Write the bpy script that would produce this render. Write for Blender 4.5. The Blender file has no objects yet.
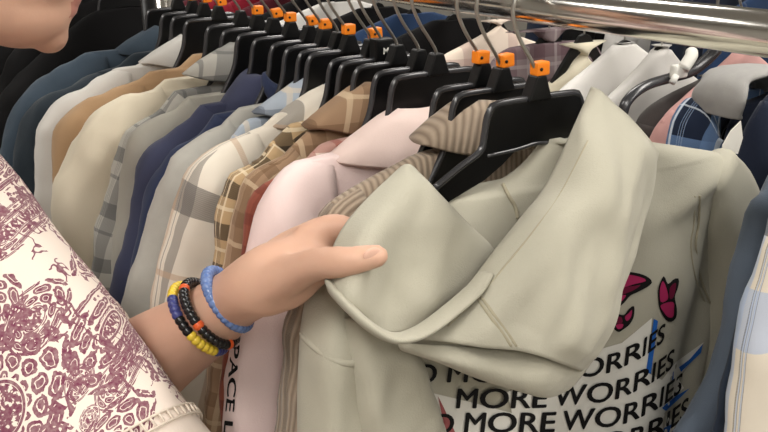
import bpy, bmesh, math, random
from mathutils import Vector, Matrix, noise

random.seed(7)
sc = bpy.context.scene
COL = sc.collection
H0 = 1.5                                   # camera height above the floor

# ------------------------------------------------------------------ camera
R_ = Vector((0.8393, -0.5436, 0.0)); U_ = Vector((0.1815, 0.2802, 0.9426)); F_ = Vector((0.5124, 0.7912, -0.3338))
FP = 850.0
cam_d = bpy.data.cameras.new('camera'); cam = bpy.data.objects.new('camera', cam_d); COL.objects.link(cam)
cam_d.sensor_width = 36.0; cam_d.lens = 36.0 * FP / 768.0; cam_d.clip_start = 0.02
m = Matrix.Identity(4)
for i in range(3):
    m[i][0] = R_[i]; m[i][1] = U_[i]; m[i][2] = -F_[i]
m[2][3] = H0
cam.matrix_world = m
sc.camera = cam
CAM = Vector((0, 0, H0))

def at(px, py, Y, s=0.0, x0=0.47):
    """3D point seen at a photo pixel, on the upright plane y = Y - s*(x-x0)."""
    r = R_ * ((px - 384) / FP) + U_ * ((216 - py) / FP) + F_
    t = (Y + s * x0) / (r.y + s * r.x)
    return CAM + r * t

def atz(px, py, z):
    return CAM + (R_ * ((px - 384) / FP) + U_ * ((216 - py) / FP) + F_) * z

# ------------------------------------------------------------------ materials
def lin(c):
    return tuple(((v / 255) / 12.92 if v / 255 <= 0.04045 else ((v / 255 + 0.055) / 1.055) ** 2.4) for v in c) + (1.0,)

class G:
    """small node-graph helper"""
    def __init__(s, name):
        s.m = bpy.data.materials.new(name); s.m.use_nodes = True
        s.t = s.m.node_tree; s.b = s.t.nodes['Principled BSDF']
    def n(s, typ, **kw):
        o = s.t.nodes.new(typ)
        for k, v in kw.items(): setattr(o, k, v)
        return o
    def put(s, sock, v):
        if v is None: return
        if hasattr(v, 'is_output'): s.t.links.new(v, sock)
        else: sock.default_value = v
    def mth(s, op, a, b=None, c=None, clamp=False):
        o = s.n('ShaderNodeMath', operation=op); o.use_clamp = clamp
        for i, v in enumerate((a, b, c)): s.put(o.inputs[i], v)
        return o.outputs[0]
    def mix(s, f, a, b):
        o = s.n('ShaderNodeMix', data_type='RGBA')
        s.put(o.inputs[0], f); s.put(o.inputs[6], a); s.put(o.inputs[7], b)
        return o.outputs[2]
    def noise(s, vec, scale, detail=2.0, out='Fac'):
        o = s.n('ShaderNodeTexNoise'); s.put(o.inputs['Vector'], vec)
        o.inputs['Scale'].default_value = scale; o.inputs['Detail'].default_value = detail
        return o.outputs[out]
    def sep(s, vec):
        o = s.n('ShaderNodeSeparateXYZ'); s.put(o.inputs[0], vec); return o.outputs
    def comb(s, x, y, z=0.0):
        o = s.n('ShaderNodeCombineXYZ')
        for i, v in enumerate((x, y, z)): s.put(o.inputs[i], v)
        return o.outputs[0]
    def uv(s): return s.n('ShaderNodeTexCoord').outputs['UV']
    def ob(s): return s.n('ShaderNodeTexCoord').outputs['Object']
    def bump(s, h, strength=0.3, dist=0.002):
        o = s.n('ShaderNodeBump'); o.inputs['Strength'].default_value = strength; o.inputs['Distance'].default_value = dist
        s.put(o.inputs['Height'], h); s.put(s.b.inputs['Normal'], o.outputs[0])
    def fin(s, col, rough=0.9, spec=0.15, metal=0.0, sheen=0.0):
        s.put(s.b.inputs['Base Color'], col); s.put(s.b.inputs['Roughness'], rough)
        s.b.inputs['Specular IOR Level'].default_value = spec; s.b.inputs['Metallic'].default_value = metal
        if sheen: s.b.inputs['Sheen Weight'].default_value = sheen
        return s.m

def plain(name, c, rough=0.5, spec=0.4, metal=0.0):
    return G(name).fin(lin(c), rough, spec, metal)

def fabric(name, c, c2=None, var=0.5, scale=25, weave=900, bump=0.25):
    g = G(name); ob = g.ob()
    c2 = c2 or tuple(max(0, v - 10) for v in c)
    f = g.mth('MULTIPLY', g.noise(ob, scale, 4), var)
    col = g.mix(f, lin(c), lin(c2))
    fine = g.noise(ob, weave, 2)
    col = g.mix(g.mth('MULTIPLY', fine, 0.25), col, lin(tuple(max(0, v - 14) for v in c)))
    g.bump(g.mth('ADD', fine, g.mth('MULTIPLY', g.noise(ob, 60, 3), 2.0)), bump, 0.0012)
    return g.fin(col, 0.92, 0.1, sheen=0.12)

def bands(g, coord, period, spec):
    """0..1 mask: sum of stripes (centre, half width, strength) inside one period"""
    fr = g.mth('FRACT', g.mth('DIVIDE', coord, period))
    out = None
    for c, w, k in spec:
        d = g.mth('ABSOLUTE', g.mth('SUBTRACT', fr, c))
        v = g.mth('MULTIPLY', g.mth('LESS_THAN', d, w), k)
        out = v if out is None else g.mth('MAXIMUM', out, v)
    return out

def plaid(name, base, layers, bump=0.3):
    """layers: (colour, period_u, bands_u, period_v, bands_v)"""
    g = G(name); uv = g.uv(); wob = g.n('ShaderNodeVectorMath', operation='SCALE')
    nz = g.n('ShaderNodeTexNoise'); g.put(nz.inputs['Vector'], uv); nz.inputs['Scale'].default_value = 14
    g.put(wob.inputs[0], nz.outputs['Color']); wob.inputs['Scale'].default_value = 0.003
    ad = g.n('ShaderNodeVectorMath', operation='ADD'); g.put(ad.inputs[0], uv); g.put(ad.inputs[1], wob.outputs[0])
    x, y, _ = g.sep(ad.outputs[0])
    twill = g.mth('FRACT', g.mth('MULTIPLY', g.mth('ADD', x, y), 420))
    tw = g.mth('ADD', 0.72, g.mth('MULTIPLY', twill, 0.28))
    col = lin(base)
    for c, pu, bu, pv, bv in layers:
        if bu: col = g.mix(g.mth('MULTIPLY', bands(g, x, pu, bu), tw), col, lin(c))
        if bv: col = g.mix(g.mth('MULTIPLY', bands(g, y, pv, bv), tw), col, lin(c))
    fine = g.noise(uv, 1200, 2)
    g.bump(fine, bump, 0.001)
    return g.fin(col, 0.92, 0.1, sheen=0.1)

def corduroy(name, hi, lo):
    g = G(name); x, y, _ = g.sep(g.uv())
    w = g.mth('ADD', 0.5, g.mth('MULTIPLY', 0.5, g.mth('SINE', g.mth('MULTIPLY', x, 2 * math.pi / 0.0058))))
    col = g.mix(g.mth('POWER', w, 0.7), lin(lo), lin(hi))
    col = g.mix(g.mth('MULTIPLY', g.noise(g.ob(), 300, 3), 0.25), col, lin(lo))
    g.bump(w, 0.6, 0.0014)
    return g.fin(col, 0.95, 0.08, sheen=0.2)

M = {}
M['hoodie'] = fabric('stone_fleece', (180, 176, 160), (168, 164, 148))
M['hoodie_rib'] = fabric('stone_rib', (180, 174, 154))
M['stitch'] = fabric('stone_stitch', (168, 161, 140))
M['black_plastic'] = plain('black_plastic', (10, 10, 11), 0.38, 0.3)
M['rim_plastic'] = plain('rim_plastic', (52, 52, 55), 0.25, 0.7)  # lighter grey than the plates: rim highlights put into the colour
M['wire'] = plain('hook_wire', (190, 188, 182), 0.28, 0.5, 1.0)
M['orange'] = plain('orange_plastic', (240, 132, 26), 0.42, 0.4)
M['chrome'] = plain('chrome', (232, 230, 226), 0.16, 0.5, 1.0)
M['white_ink'] = plain('white_ink', (222, 220, 212), 0.7, 0.2)
M['black_ink'] = plain('black_ink', (20, 19, 20), 0.7, 0.2)
M['blue_ink'] = plain('blue_ink', (40, 98, 180), 0.7, 0.2)
M['magenta_ink'] = plain('magenta_ink', (160, 40, 86), 0.7, 0.2)
M['dark_magenta_ink'] = plain('dark_magenta_ink', (104, 22, 52), 0.7, 0.2)
M['red_ink'] = plain('red_ink', (160, 90, 90), 0.7, 0.2)

# ------------------------------------------------------------------ mesh helpers
def link(name, me, mat=None, parent=None):
    o = bpy.data.objects.new(name, me); COL.objects.link(o)
    if mat: 
        for x in (mat if isinstance(mat, (list, tuple)) else [mat]): me.materials.append(x)
    if parent: o.parent = parent
    return o

def tag(o, label, cat, group=None, kind=None):
    if label: o['label'] = label
    if cat: o['category'] = cat
    if group: o['group'] = group
    if kind: o['kind'] = kind
    return o

def thing(name, label, cat, loc=(0, 0, 0), group=None):
    o = bpy.data.objects.new(name, None); COL.objects.link(o); o.location = loc
    o.empty_display_size = 0.05
    return tag(o, label, cat, group)

def mesh_of(V, F, uvs=None, smooth=True):
    me = bpy.data.meshes.new('m'); me.from_pydata([tuple(v) for v in V], [], F)
    if uvs:
        l = me.uv_layers.new(name='UVMap')
        for p in me.polygons:
            for li in p.loop_indices: l.data[li].uv = uvs[me.loops[li].vertex_index]
    if smooth:
        for p in me.polygons: p.use_smooth = True
    me.validate(); me.update()
    return me

def grid(P, uv=None, closed=False, caps=False, smooth=True):
    """P[row][col] -> mesh"""
    nr, nc = len(P), len(P[0]); V = [p for r in P for p in r]; F = []; U = None
    if uv: U = [u for r in uv for u in r]
    for i in range(nr - 1):
        for j in range(nc if closed else nc - 1):
            k = (j + 1) % nc
            F.append((i * nc + j, i * nc + k, (i + 1) * nc + k, (i + 1) * nc + j))
    if caps and closed:
        F.append(tuple(range(nc - 1, -1, -1))); F.append(tuple((nr - 1) * nc + j for j in range(nc)))
    return mesh_of(V, F, U, smooth)

def cr(pts, n):
    """Catmull-Rom resample of a list of tuples/vectors, n samples evenly in arc length"""
    P = [Vector(p) for p in pts]; P = [P[0] * 2 - P[1]] + P + [P[-1] * 2 - P[-2]]
    out = []
    for i in range(1, len(P) - 2):
        for k in range(14):
            t = k / 14; a, b, c, d = P[i - 1:i + 3]
            out.append(0.5 * ((2 * b) + (c - a) * t + (2 * a - 5 * b + 4 * c - d) * t * t + (3 * b - a - 3 * c + d) * t ** 3))
    out.append(P[-2])
    return even(out, n)

def even(out, n):
    L = [0.0]
    for a, b in zip(out, out[1:]): L.append(L[-1] + (b - a).length)
    res = []; j = 0
    for k in range(n):
        s = L[-1] * k / (n - 1)
        while j < len(L) - 2 and L[j + 1] < s: j += 1
        d = L[j + 1] - L[j]; t = (s - L[j]) / d if d > 1e-9 else 0
        res.append(out[j].lerp(out[j + 1], min(1, max(0, t))))
    return res

def tube(path, rad, seg=10, n=None, flat=1.0, up=None, caps=True):
    P = cr(path, n) if n else [Vector(p) for p in path]
    N = len(P); rows = []
    u = Vector(up) if up else None
    T0 = (P[1] - P[0]).normalized()
    if u is None:
        u = Vector((0, 0, 1)) if abs(T0.z) < 0.9 else Vector((1, 0, 0))
    for i in range(N):
        T = (P[min(i + 1, N - 1)] - P[max(i - 1, 0)]).normalized()
        u = (u - T * u.dot(T)).normalized(); w = T.cross(u)
        r = rad(i / (N - 1)) if callable(rad) else rad
        rows.append([P[i] + u * (math.cos(a) * r * flat) + w * (math.sin(a) * r) for a in (2 * math.pi * k / seg for k in range(seg))])
    return grid(rows, closed=True, caps=caps)

def merge(*mes):
    bm = bmesh.new()
    for me in mes: bm.from_mesh(me)
    out = bpy.data.meshes.new('m'); bm.to_mesh(out); bm.free()
    for p in out.polygons: p.use_smooth = True
    return out

def box(lo, hi, bev=0.0, seg=2):
    bm = bmesh.new(); bmesh.ops.create_cube(bm, size=1.0)
    lo, hi = Vector(lo), Vector(hi); d = hi - lo; c = (lo + hi) / 2
    for v in bm.verts: v.co = Vector((v.co.x * d.x, v.co.y * d.y, v.co.z * d.z)) + c
    if bev: bmesh.ops.bevel(bm, geom=bm.edges[:], offset=bev, segments=seg, affect='EDGES', profile=0.6)
    me = bpy.data.meshes.new('m'); bm.to_mesh(me); bm.free()
    return me

def prism(outline, y0, y1, bev=0.0):
    """XZ outline extruded along Y"""
    bm = bmesh.new()
    vs = [bm.verts.new((x, y0, z)) for x, z in outline]
    f = bm.faces.new(vs)
    r = bmesh.ops.extrude_face_region(bm, geom=[f])
    for v in r['geom']:
        if isinstance(v, bmesh.types.BMVert): v.co.y = y1
    bmesh.ops.recalc_face_normals(bm, faces=bm.faces[:])
    if bev: bmesh.ops.bevel(bm, geom=bm.edges[:], offset=bev, segments=2, affect='EDGES', profile=0.6, clamp_overlap=True)
    me = bpy.data.meshes.new('m'); bm.to_mesh(me); bm.free()
    return me

def mirrored(me, xc):
    m2 = me.copy()
    for v in m2.vertices: v.co.x = 2 * xc - v.co.x
    m2.flip_normals()
    return m2

def wob(p, f, amp, seed):
    return noise.noise(Vector((p[0] * f + seed, p[1] * f, p[2] * f - seed))) * amp

def interp(xs, ys, x):
    if x <= xs[0]: return ys[0]
    for a, b, c, d in zip(xs, xs[1:], ys, ys[1:]):
        if x <= b: return c + (d - c) * (x - a) / (b - a) if b > a else d
    return ys[-1]

def sstep(a, b, x):
    t = min(1, max(0, (x - a) / (b - a))); return t * t * (3 - 2 * t)

# ------------------------------------------------------------------ garment
PN = 1.0 / 1.3
def spow(v): return math.copysign(abs(v) ** PN, v)

def ridge_of(pts, Y, Xn, zt, ext=0.42, wn=0.05, dzr=0.0):
    if pts is None:
        L = [Vector((Xn + dx, zt + dz)) for dx, dz in ((-wn, 0), (-0.12, -0.022), (-0.19, -0.05), (-0.225, -0.085), (-0.245, -0.14), (-0.26, -0.25))]
    else:
        L = [Vector((p.x, p.z)) for p in (at(px, py, Y) for px, py in pts)]
    if L[0].x < Xn - wn - 0.02: L = [Vector((Xn - wn, max(zt - 0.006, L[0].y + 0.004)))] + L
    d = (L[-1] - L[-2]); d = d.normalized()
    d2 = Vector((d.x * 0.35, -1)).normalized()
    L += [L[-1] + (d + d2).normalized() * 0.1]; L += [L[-1] + d2 * (ext - 0.1)]
    C = cr([(p.x, p.y, 0) for p in L], 90)
    for p in C:                                             # cloth lies over the hanger arm, never under it
        dx = Xn - p.x
        if 0.08 < dx < 0.158: p.y = max(p.y, RAILZ + dzr + interp([0.08, 0.10, 0.125, 0.143, 0.158], [-0.118, -0.124, -0.142, -0.163, -0.186], dx))
    for p, q in zip(C, C[1:]): q.y = min(q.y, p.y + 0.0005)
    return C

def garment(kind, label, cat, Y, pts, mat, mat2=None, Xn=0.47, zt=H0 - 0.176, T=0.016, b=0.025, a=0.052, xs=0.145,
            collar=None, hem=0.62, group=None, ext=0.42, wr=1.4, cmat=None, yrot=0.0, csc=1.0):
    root = thing(kind, label, cat, (Xn, Y, zt), group)
    seed = Y * 37.7 + 3
    R = ridge_of(pts, Y + 0.3 * b, Xn, zt, ext, dzr=-1.0 if Xn != 0.47 or pts is None else 0.0)
    R = [Vector((p.x, p.y)) for p in R]
    k = next((i for i, p in enumerate(R) if p.x < Xn - xs), 30)
    sh = R[:k + 1]; zsm = sh[-1].y; xsm = sh[-1].x
    zs = [p.y for p in reversed(sh)]; xl = [p.x for p in reversed(sh)]
    for i in range(1, len(zs)): zs[i] = max(zs[i], zs[i - 1] + 1e-5)
    z0 = zt - hem
    Z = [z0 + (zsm - z0) * i / 26 for i in range(26)] + [zsm + (zs[-1] - zsm) * i / 26 for i in range(27)]
    rows, uvs = [], []; NC = 56
    for z in Z:
        x = interp(zs, xl, z) if z >= zsm else xsm + 0.004 * math.sin((zsm - z) * 9)
        w = Xn - x; t = T * (0.75 + 0.25 * sstep(0, 0.08, zs[-1] - z)) * (1 + 0.25 * sstep(zsm, z0, z))
        row, ur = [], []
        for j in range(NC):
            ph = 2 * math.pi * j / NC
            p = Vector((Xn + w * spow(math.cos(ph)), Y + t * spow(math.sin(ph)), z))
            amp = 0.006 * wr * sstep(zs[-1], zs[-1] - 0.12, z)
            p.y += wob((p.x * 1.6, p.y, z * 0.5), 13, amp, seed)
            row.append(p - root.location); ur.append((p.x, z))
        rows.append(row); uvs.append(ur)
    link('body', grid(rows, uvs, True, True), mat, root)
    # sleeves: rounded tubes whose upper ridge continues the shoulder line
    S = even([Vector((p.x, p.y, 0)) for p in R[max(0, k - 3):]], 70)
    rows, uvs = [], []; NS = 32; lng = 0
    for i, p in enumerate(S):
        q0, q1 = S[max(0, i - 2)], S[min(len(S) - 1, i + 2)]
        d = (q1 - q0).normalized(); n = Vector((-d.y, d.x))   # inward
        s = i / (len(S) - 1); lng += (p - S[max(0, i - 1)]).length
        aa = a * (1.08 - 0.3 * s); bb = T * 0.9 + (b - T * 0.9) * sstep(0.0, 0.16, s) - 0.004 * s
        c = Vector((p.x, p.y)) + n * aa
        row, ur = [], []
        for j in range(NS):
            ph = 2 * math.pi * j / NS
            ip = c - n * (aa * spow(math.cos(ph)))
            y = Y + bb * spow(math.sin(ph))
            v = Vector((ip.x, y, ip.y))
            am = wr * sstep(0.0, 0.12, s)
            dd = wob((v.x * 1.5, v.y * 2, v.z * 0.3), 22, 0.0052 * am, seed) + wob((v.x * .6 + v.z * 0.55, v.y, v.z * 0.5), 46, 0.0022 * am, seed + 9)
            v.y += dd * math.sin(ph) * 0.9; v.x -= n.x * dd * math.cos(ph); v.z -= n.y * dd * math.cos(ph)
            row.append(v - root.location); ur.append((ph / (2 * math.pi) * 4.0 * (aa * 0.62 + bb * 0.62), -lng))
        rows.append(row); uvs.append(ur)
    sm = grid(rows, uvs, True, True)
    link('sleeve', sm, mat2 or mat, root)
    m2 = mirrored(sm, 0.0)
    for v in m2.vertices: v.co.y *= 0.6
    o = link('sleeve', m2, None, root)
    cm = cmat or mat
    loc = root.location
    if collar == 'shirt':
        rows, uvs = [], []
        prof = [(0.040, 0.012, -0.030, .013), (0.040, 0.014, 0.010, .014), (0.044, 0.018, 0.014, .017), (0.060, 0.025, 0.007, .021), (0.086, 0.029, -0.006, .026), (0.108, 0.032, -0.019, .028), (0.106, 0.031, -0.021, .027), (0.084, 0.027, -0.009, .024)]
        prof = [(w * csc, d, z * csc, d2) for w, d, z, d2 in prof]
        for w, d, z, d2 in prof:
            row, ur = [], []
            for j in range(57):
                ph = -math.pi / 2 + 0.10 + (2 * math.pi - 0.20) * j / 56
                front = sstep(0.3, 1.0, -math.sin(ph))
                x = w * (1 - 0.25 * front * (w > 0.06)) * spow(math.cos(ph)); y = (d if math.sin(ph) < 0 else d2) * spow(math.sin(ph))
                zz = z - 0.012 * front * (w > 0.06) + 0.004 * noise.noise(Vector((ph * 1.5, w * 20, seed)))
                row.append(Vector((x, y, zz))); ur.append((x + 0.3 * w, zz * 1.3))
            rows.append(row); uvs.append(ur)
        o = link('collar', grid(rows, uvs), cm, root)
        so = o.modifiers.new('s', 'SOLIDIFY'); so.thickness = 0.0016; so.offset = 0
    elif collar == 'rib':
        P = []
        for j in range(40):
            ph = 2 * math.pi * j / 40
            P.append(Vector((0.062 * spow(math.cos(ph)), 0.016 * spow(math.sin(ph)), -0.004 - 0.02 * max(0, -math.sin(ph)))))
        rows = []
        for p in P:
            d = Vector((p.x, p.y * 2, 0)).normalized()
            rows.append([p + d * (0.004 * math.cos(t)) + Vector((0, 0, 0.012 * math.sin(t))) for t in (2 * math.pi * q / 10 for q in range(10))])
        rows.append(rows[0])
        link('neckband', grid(rows, closed=True), cm, root)
    elif collar == 'hood':
        rows = []
        # folded-down hood: a soft roll with an open mouth
        for i in range(26):
            v = i / 25
            row = []
            for j in range(44):
                ph = 2 * math.pi * j / 44
                prof = [(0.050, -0.045), (0.086, -0.050), (0.104, -0.034), (0.098, -0.008), (0.072, 0.014), (0.050, 0.010), (0.040, -0.012), (0.046, -0.045)]
                w = interp([q / 7 for q in range(8)], [q[0] for q in prof], v); z = interp([q / 7 for q in range(8)], [q[1] for q in prof], v)
                x = w * spow(math.cos(ph)); y = (0.012 + 0.22 * w) * spow(math.sin(ph))
                dn = noise.noise(Vector((x * 22, y * 22 + seed, z * 22))) * 0.006
                row.append(Vector((x + dn, y + dn * 0.4, z + dn - abs(x) * 0.25)))
            rows.append(row)
        o = link('hood', grid(rows, closed=True), cm, root)
        sb = o.modifiers.new('s', 'SUBSURF'); sb.levels = sb.render_levels = 1
    if yrot: root.rotation_euler.z = yrot
    return root

# ------------------------------------------------------------------ hanger
def hanger_meshes():
    # outline of the wide black plate and its two drooping arms (x, z from the rail centre)
    L = [(0.0, -0.072), (-0.040, -0.0725), (-0.047, -0.076), (-0.0505, -0.083), (-0.0525, -0.096), (-0.056, -0.108), (-0.075, -0.1175), (-0.10, -0.131), (-0.125, -0.150), (-0.143, -0.172), (-0.151, -0.190), (-0.150, -0.197),
         (-0.143, -0.196), (-0.128, -0.174), (-0.108, -0.155), (-0.085, -0.142), (-0.052, -0.131), (-0.034, -0.121), (-0.022, -0.112), (0.0, -0.1085)]
    outl = L + [(-x, z) for x, z in reversed(L[1:-1])]
    body = prism(outl, -0.0028, 0.0028, 0.0006)
    top = L[1:8]
    rimL = tube([(x, -0.0005, z + 0.0008) for x, z in L[:8]], 0.0030, 6, 30)
    rimR = mirrored(rimL, 0.0)
    rimB = tube([(-0.050, -0.002, -0.1115), (-0.02, -0.0024, -0.1105), (0, -0.0024, -0.1085), (0.02, -0.0024, -0.1105), (0.050, -0.002, -0.1115)], 0.0018, 6, 14)
    cone = prism([(-0.0125, -0.073), (-0.0045, -0.053), (0.0045, -0.053), (0.0125, -0.073)], -0.006, 0.006, 0.0015)
    hook = tube([(0.0, 0, -0.060), (-0.0005, 0, -0.052), (-0.006, 0, -0.043), (-0.019, 0, -0.026), (-0.0275, 0, -0.010), (-0.0285, 0, 0.002), (-0.0235, 0, 0.0110), (-0.011, 0, 0.0157), (0.0, 0, 0.0160), (0.010, 0, 0.0140), (0.0185, 0, 0.006), (0.020, 0, -0.003)], 0.0016, 8, 60)
    tg = box((-0.0065, -0.005, -0.0535), (0.0065, 0.005, -0.0425), 0.0016)
    tgn = box((-0.0007, -0.0054, -0.0535), (0.0007, -0.0047, -0.0425), 0.0002)
    hole = tube([(-0.0031, -0.0058, -0.048), (-0.0031, -0.0045, -0.048)], 0.0014, 10)
    return body, merge(rimL, rimR, rimB), cone, hook, tg, merge(tgn), hole
def slim_meshes():
    L = [(0.0, -0.094), (-0.010, -0.097), (-0.030, -0.120), (-0.055, -0.152), (-0.085, -0.190), (-0.105, -0.220), (-0.103, -0.227), (-0.075, -0.196), (-0.045, -0.162), (-0.024, -0.136), (0.0, -0.118)]
    body = prism(L + [(-x, z) for x, z in reversed(L[1:-1])], -0.0035, 0.0035, 0.001)
    hook = tube([(0.0, 0, -0.096), (-0.0005, 0, -0.07), (-0.003, 0, -0.045), (-0.019, 0, -0.026), (-0.0275, 0, -0.010), (-0.0285, 0, 0.002), (-0.0235, 0, 0.0110), (-0.011, 0, 0.0157), (0.0, 0, 0.0160), (0.010, 0, 0.0140), (0.0185, 0, 0.006), (0.020, 0, -0.003)], 0.0016, 8, 60)
    body.materials.append(M['black_plastic']); hook.materials.append(M['wire'])
    return body, hook
SM = slim_meshes()
def plate_meshes():
    L = [(0.0, -0.072), (-0.040, -0.0725), (-0.047, -0.076), (-0.0505, -0.083), (-0.0525, -0.096), (-0.056, -0.110), (-0.064, -0.126), (-0.080, -0.152), (-0.100, -0.180), (-0.120, -0.205), (-0.127, -0.218),
         (-0.121, -0.220), (-0.108, -0.205), (-0.085, -0.178), (-0.062, -0.152), (-0.046, -0.133), (-0.030, -0.121), (-0.018, -0.114), (0.0, -0.1115)]
    body = prism(L + [(-x, z) for x, z in reversed(L[1:-1])], -0.0028, 0.0028, 0.0006)
    rimL = tube([(x, -0.0005, z + 0.0008) for x, z in L[:8]], 0.0030, 6, 30)
    rim = merge(rimL, mirrored(rimL, 0.0)); body.materials.append(M['black_plastic']); rim.materials.append(M['rim_plastic'])
    return body, rim
PM = plate_meshes()
HM = hanger_meshes()
for me, k in zip(HM, ('black_plastic', 'rim_plastic', 'black_plastic', 'wire', 'orange', 'rim_plastic', 'black_plastic')):
    me.materials.append(M[k])
TAGM = HM[4]
RAILX, RAILZ, RAILR = 0.4665, H0 - 0.066, 0.0138

def hanger(Y, label, X=RAILX, Z=RAILZ, rz=0.0, mark=True, group='black hangers on the chrome rail', flip=False, dz=0.0, cap=None, slim=False):
    root = thing('clothes_hanger', label, 'hanger', (X, Y, Z + dz), group)
    root.rotation_euler.z = rz
    if slim:
        link('hanger_body', SM[0], None, root); link('hook', SM[1], None, root)['label'] = 'bright metal wire hook'
        return root
    far = Y > 0.50
    b_ = link('hanger_body', PM[0] if far else HM[0], None, root)
    r_ = link('rim', PM[1] if far else HM[1], None, b_)
    link('neck_socket', HM[2], None, root)
    link('hook', HM[3], None, root)['label'] = 'bright metal wire hook'
    if mark:
        t = link('size_marker', HM[4], None, root); t['label'] = 'orange size cube on the hook'
        t.rotation_euler.y = random.uniform(-0.12, 0.12); 
        link('slot', HM[6], None, t)
    if cap:
        t = link('size_cap', box((-0.011, -0.007, -0.072), (0.011, 0.007, -0.050), 0.002), M['black_plastic'], root)
        link('size_letter', text_mesh(cap, 0.009, (0, -0.0075, -0.065)), M['white_ink'], t)
    return root

def text_raw(s, bold=0.0, res=3, shear=0.0):
    c = bpy.data.curves.new('t', 'FONT'); c.body = s; c.size = 1.0; c.offset = bold; c.resolution_u = res; c.shear = shear
    o = bpy.data.objects.new('t', c); COL.objects.link(o)
    dg = bpy.context.evaluated_depsgraph_get(); dg.update()
    me = bpy.data.meshes.new_from_object(o.evaluated_get(dg))
    bpy.data.objects.remove(o); bpy.data.curves.remove(c)
    return me

def text_mesh(s, size, loc, bold=0.02):
    me = text_raw(s, bold); xs = [v.co.x for v in me.vertices]; mx = (min(xs) + max(xs)) / 2
    for v in me.vertices: v.co = Vector(((v.co.x - mx) * size + loc[0], loc[1], v.co.y * size + loc[2]))
    return me

# ------------------------------------------------------------------ room shell
def struct(name, me, mat):
    o = link(name, me, mat); o['kind'] = 'structure'; return o
gf = G('grey_floor_tile'); uvx, uvy, _ = gf.sep(gf.ob())
jt = gf.mth('MAXIMUM', gf.mth('LESS_THAN', gf.mth('FRACT', gf.mth('DIVIDE', uvx, 0.6)), 0.008), gf.mth('LESS_THAN', gf.mth('FRACT', gf.mth('DIVIDE', uvy, 0.6)), 0.008))
floor_m = gf.fin(gf.mix(jt, gf.mix(gf.noise(gf.ob(), 6, 4), lin((120, 116, 110)), lin((138, 134, 128))), lin((80, 78, 74))), 0.45, 0.4)
wall_m = fabric('painted_wall', (196, 192, 184), var=0.3, scale=3, weave=200, bump=0.05)
ceil_m = fabric('ceiling_board', (214, 212, 206), var=0.3, scale=3, weave=150, bump=0.05)
X0, X1, Y0, Y1, ZC = -3.2, 4.2, -3.2, 5.2, 3.0
struct('floor', box((X0, Y0, -0.1), (X1, Y1, 0)), floor_m)
struct('ceiling', box((X0, Y0, ZC), (X1, Y1, ZC + 0.1)), ceil_m)
struct('wall_left', box((X0 - 0.1, Y0, 0), (X0, Y1, ZC)), wall_m)
struct('wall_right', box((X1, Y0, 0), (X1 + 0.1, Y1, ZC)), wall_m)
struct('wall_back', box((X0, Y1, 0), (X1, Y1 + 0.1, ZC)), wall_m)
struct('wall_front', box((X0, Y0 - 0.1, 0), (X1, Y0, ZC)), wall_m)

# ceiling lamps; the pair behind the viewer is added as frontal fill
em = bpy.data.materials.new('lamp_diffuser'); em.use_nodes = True
em.node_tree.nodes['Principled BSDF'].inputs['Emission Color'].default_value = (1, 0.96, 0.9, 1)
em.node_tree.nodes['Principled BSDF'].inputs['Emission Strength'].default_value = 4.0
lamp_frame_m = plain('lamp_frame', (220, 220, 216), 0.5)
for n, (lx, ly, lab, pw) in enumerate([(-0.9, -0.1, 'long ceiling light above the shopper side of the rack', 26), (1.6, -0.1, 'long ceiling light above the second rack', 24),
        (-0.9, -2.2, 'added fill light behind the viewer on the shopper side', 34), (1.6, -2.2, 'added fill light behind the viewer on the second rack side', 34),
        (-0.9, 2.6, 'long ceiling light over the far end of the shopper aisle', 10), (1.6, 2.6, 'long ceiling light over the far end of the second rack', 12)]):
    t = thing('ceiling_light', lab, 'ceiling light', (lx, ly, ZC), 'ceiling lights')
    link('lamp_housing', box((-0.32, -0.9, -0.05), (0.32, 0.9, 0), 0.01), lamp_frame_m, t)
    link('diffuser', box((-0.29, -0.87, -0.056), (0.29, 0.87, -0.0495)), em, t)
    ld = bpy.data.lights.new('lamp_light', 'AREA'); ld.shape = 'RECTANGLE'; ld.size = 0.5; ld.size_y = 1.5; ld.energy = pw; ld.color = (1.0, 0.965, 0.915)
    lo = bpy.data.objects.new('lamp_light', ld); COL.objects.link(lo); lo.location = (0, 0, -0.07); lo.parent = t
w = bpy.data.worlds.new('world'); sc.world = w; w.use_nodes = True
w.node_tree.nodes['Background'].inputs[0].default_value = (0.9, 0.88, 0.84, 1); w.node_tree.nodes['Background'].inputs[1].default_value = 0.3

# ------------------------------------------------------------------ racks
def rack(x, z, ya, yb, label, r=RAILR, mat=None):
    mat = mat or M['chrome']
    t = thing('clothes_rack', label, 'clothes rack', (x, (ya + yb) / 2, 0), 'clothes racks')
    c = t.location
    L = lambda p: Vector(p) - Vector(c)
    link('rail', tube([L((x, ya, z)), L((x, yb, z))], r, 32), mat, t)
    for y in (ya + 0.02, yb - 0.02):
        link('post', tube([L((x, y, 0.03)), L((x, y, z))], 0.016, 20), mat, t)
        link('foot', box(L((x - 0.28, y - 0.02, 0.0)), L((x + 0.28, y + 0.02, 0.035)), 0.008), mat, t)
    return t
rack(RAILX, RAILZ, -0.75, 1.385, 'chrome rail of the front clothes rack crossing the top')
rack(RAILX, RAILZ, 1.42, 3.3, 'next dark rack in line beyond the front one, with black jackets', mat=M['black_plastic'])
R2X, R2Z = 1.02, H0 - 0.085
rack(R2X, R2Z, -0.35, 3.2, 'chrome rack behind the front row, mostly hidden by clothes', 0.0122)

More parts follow.
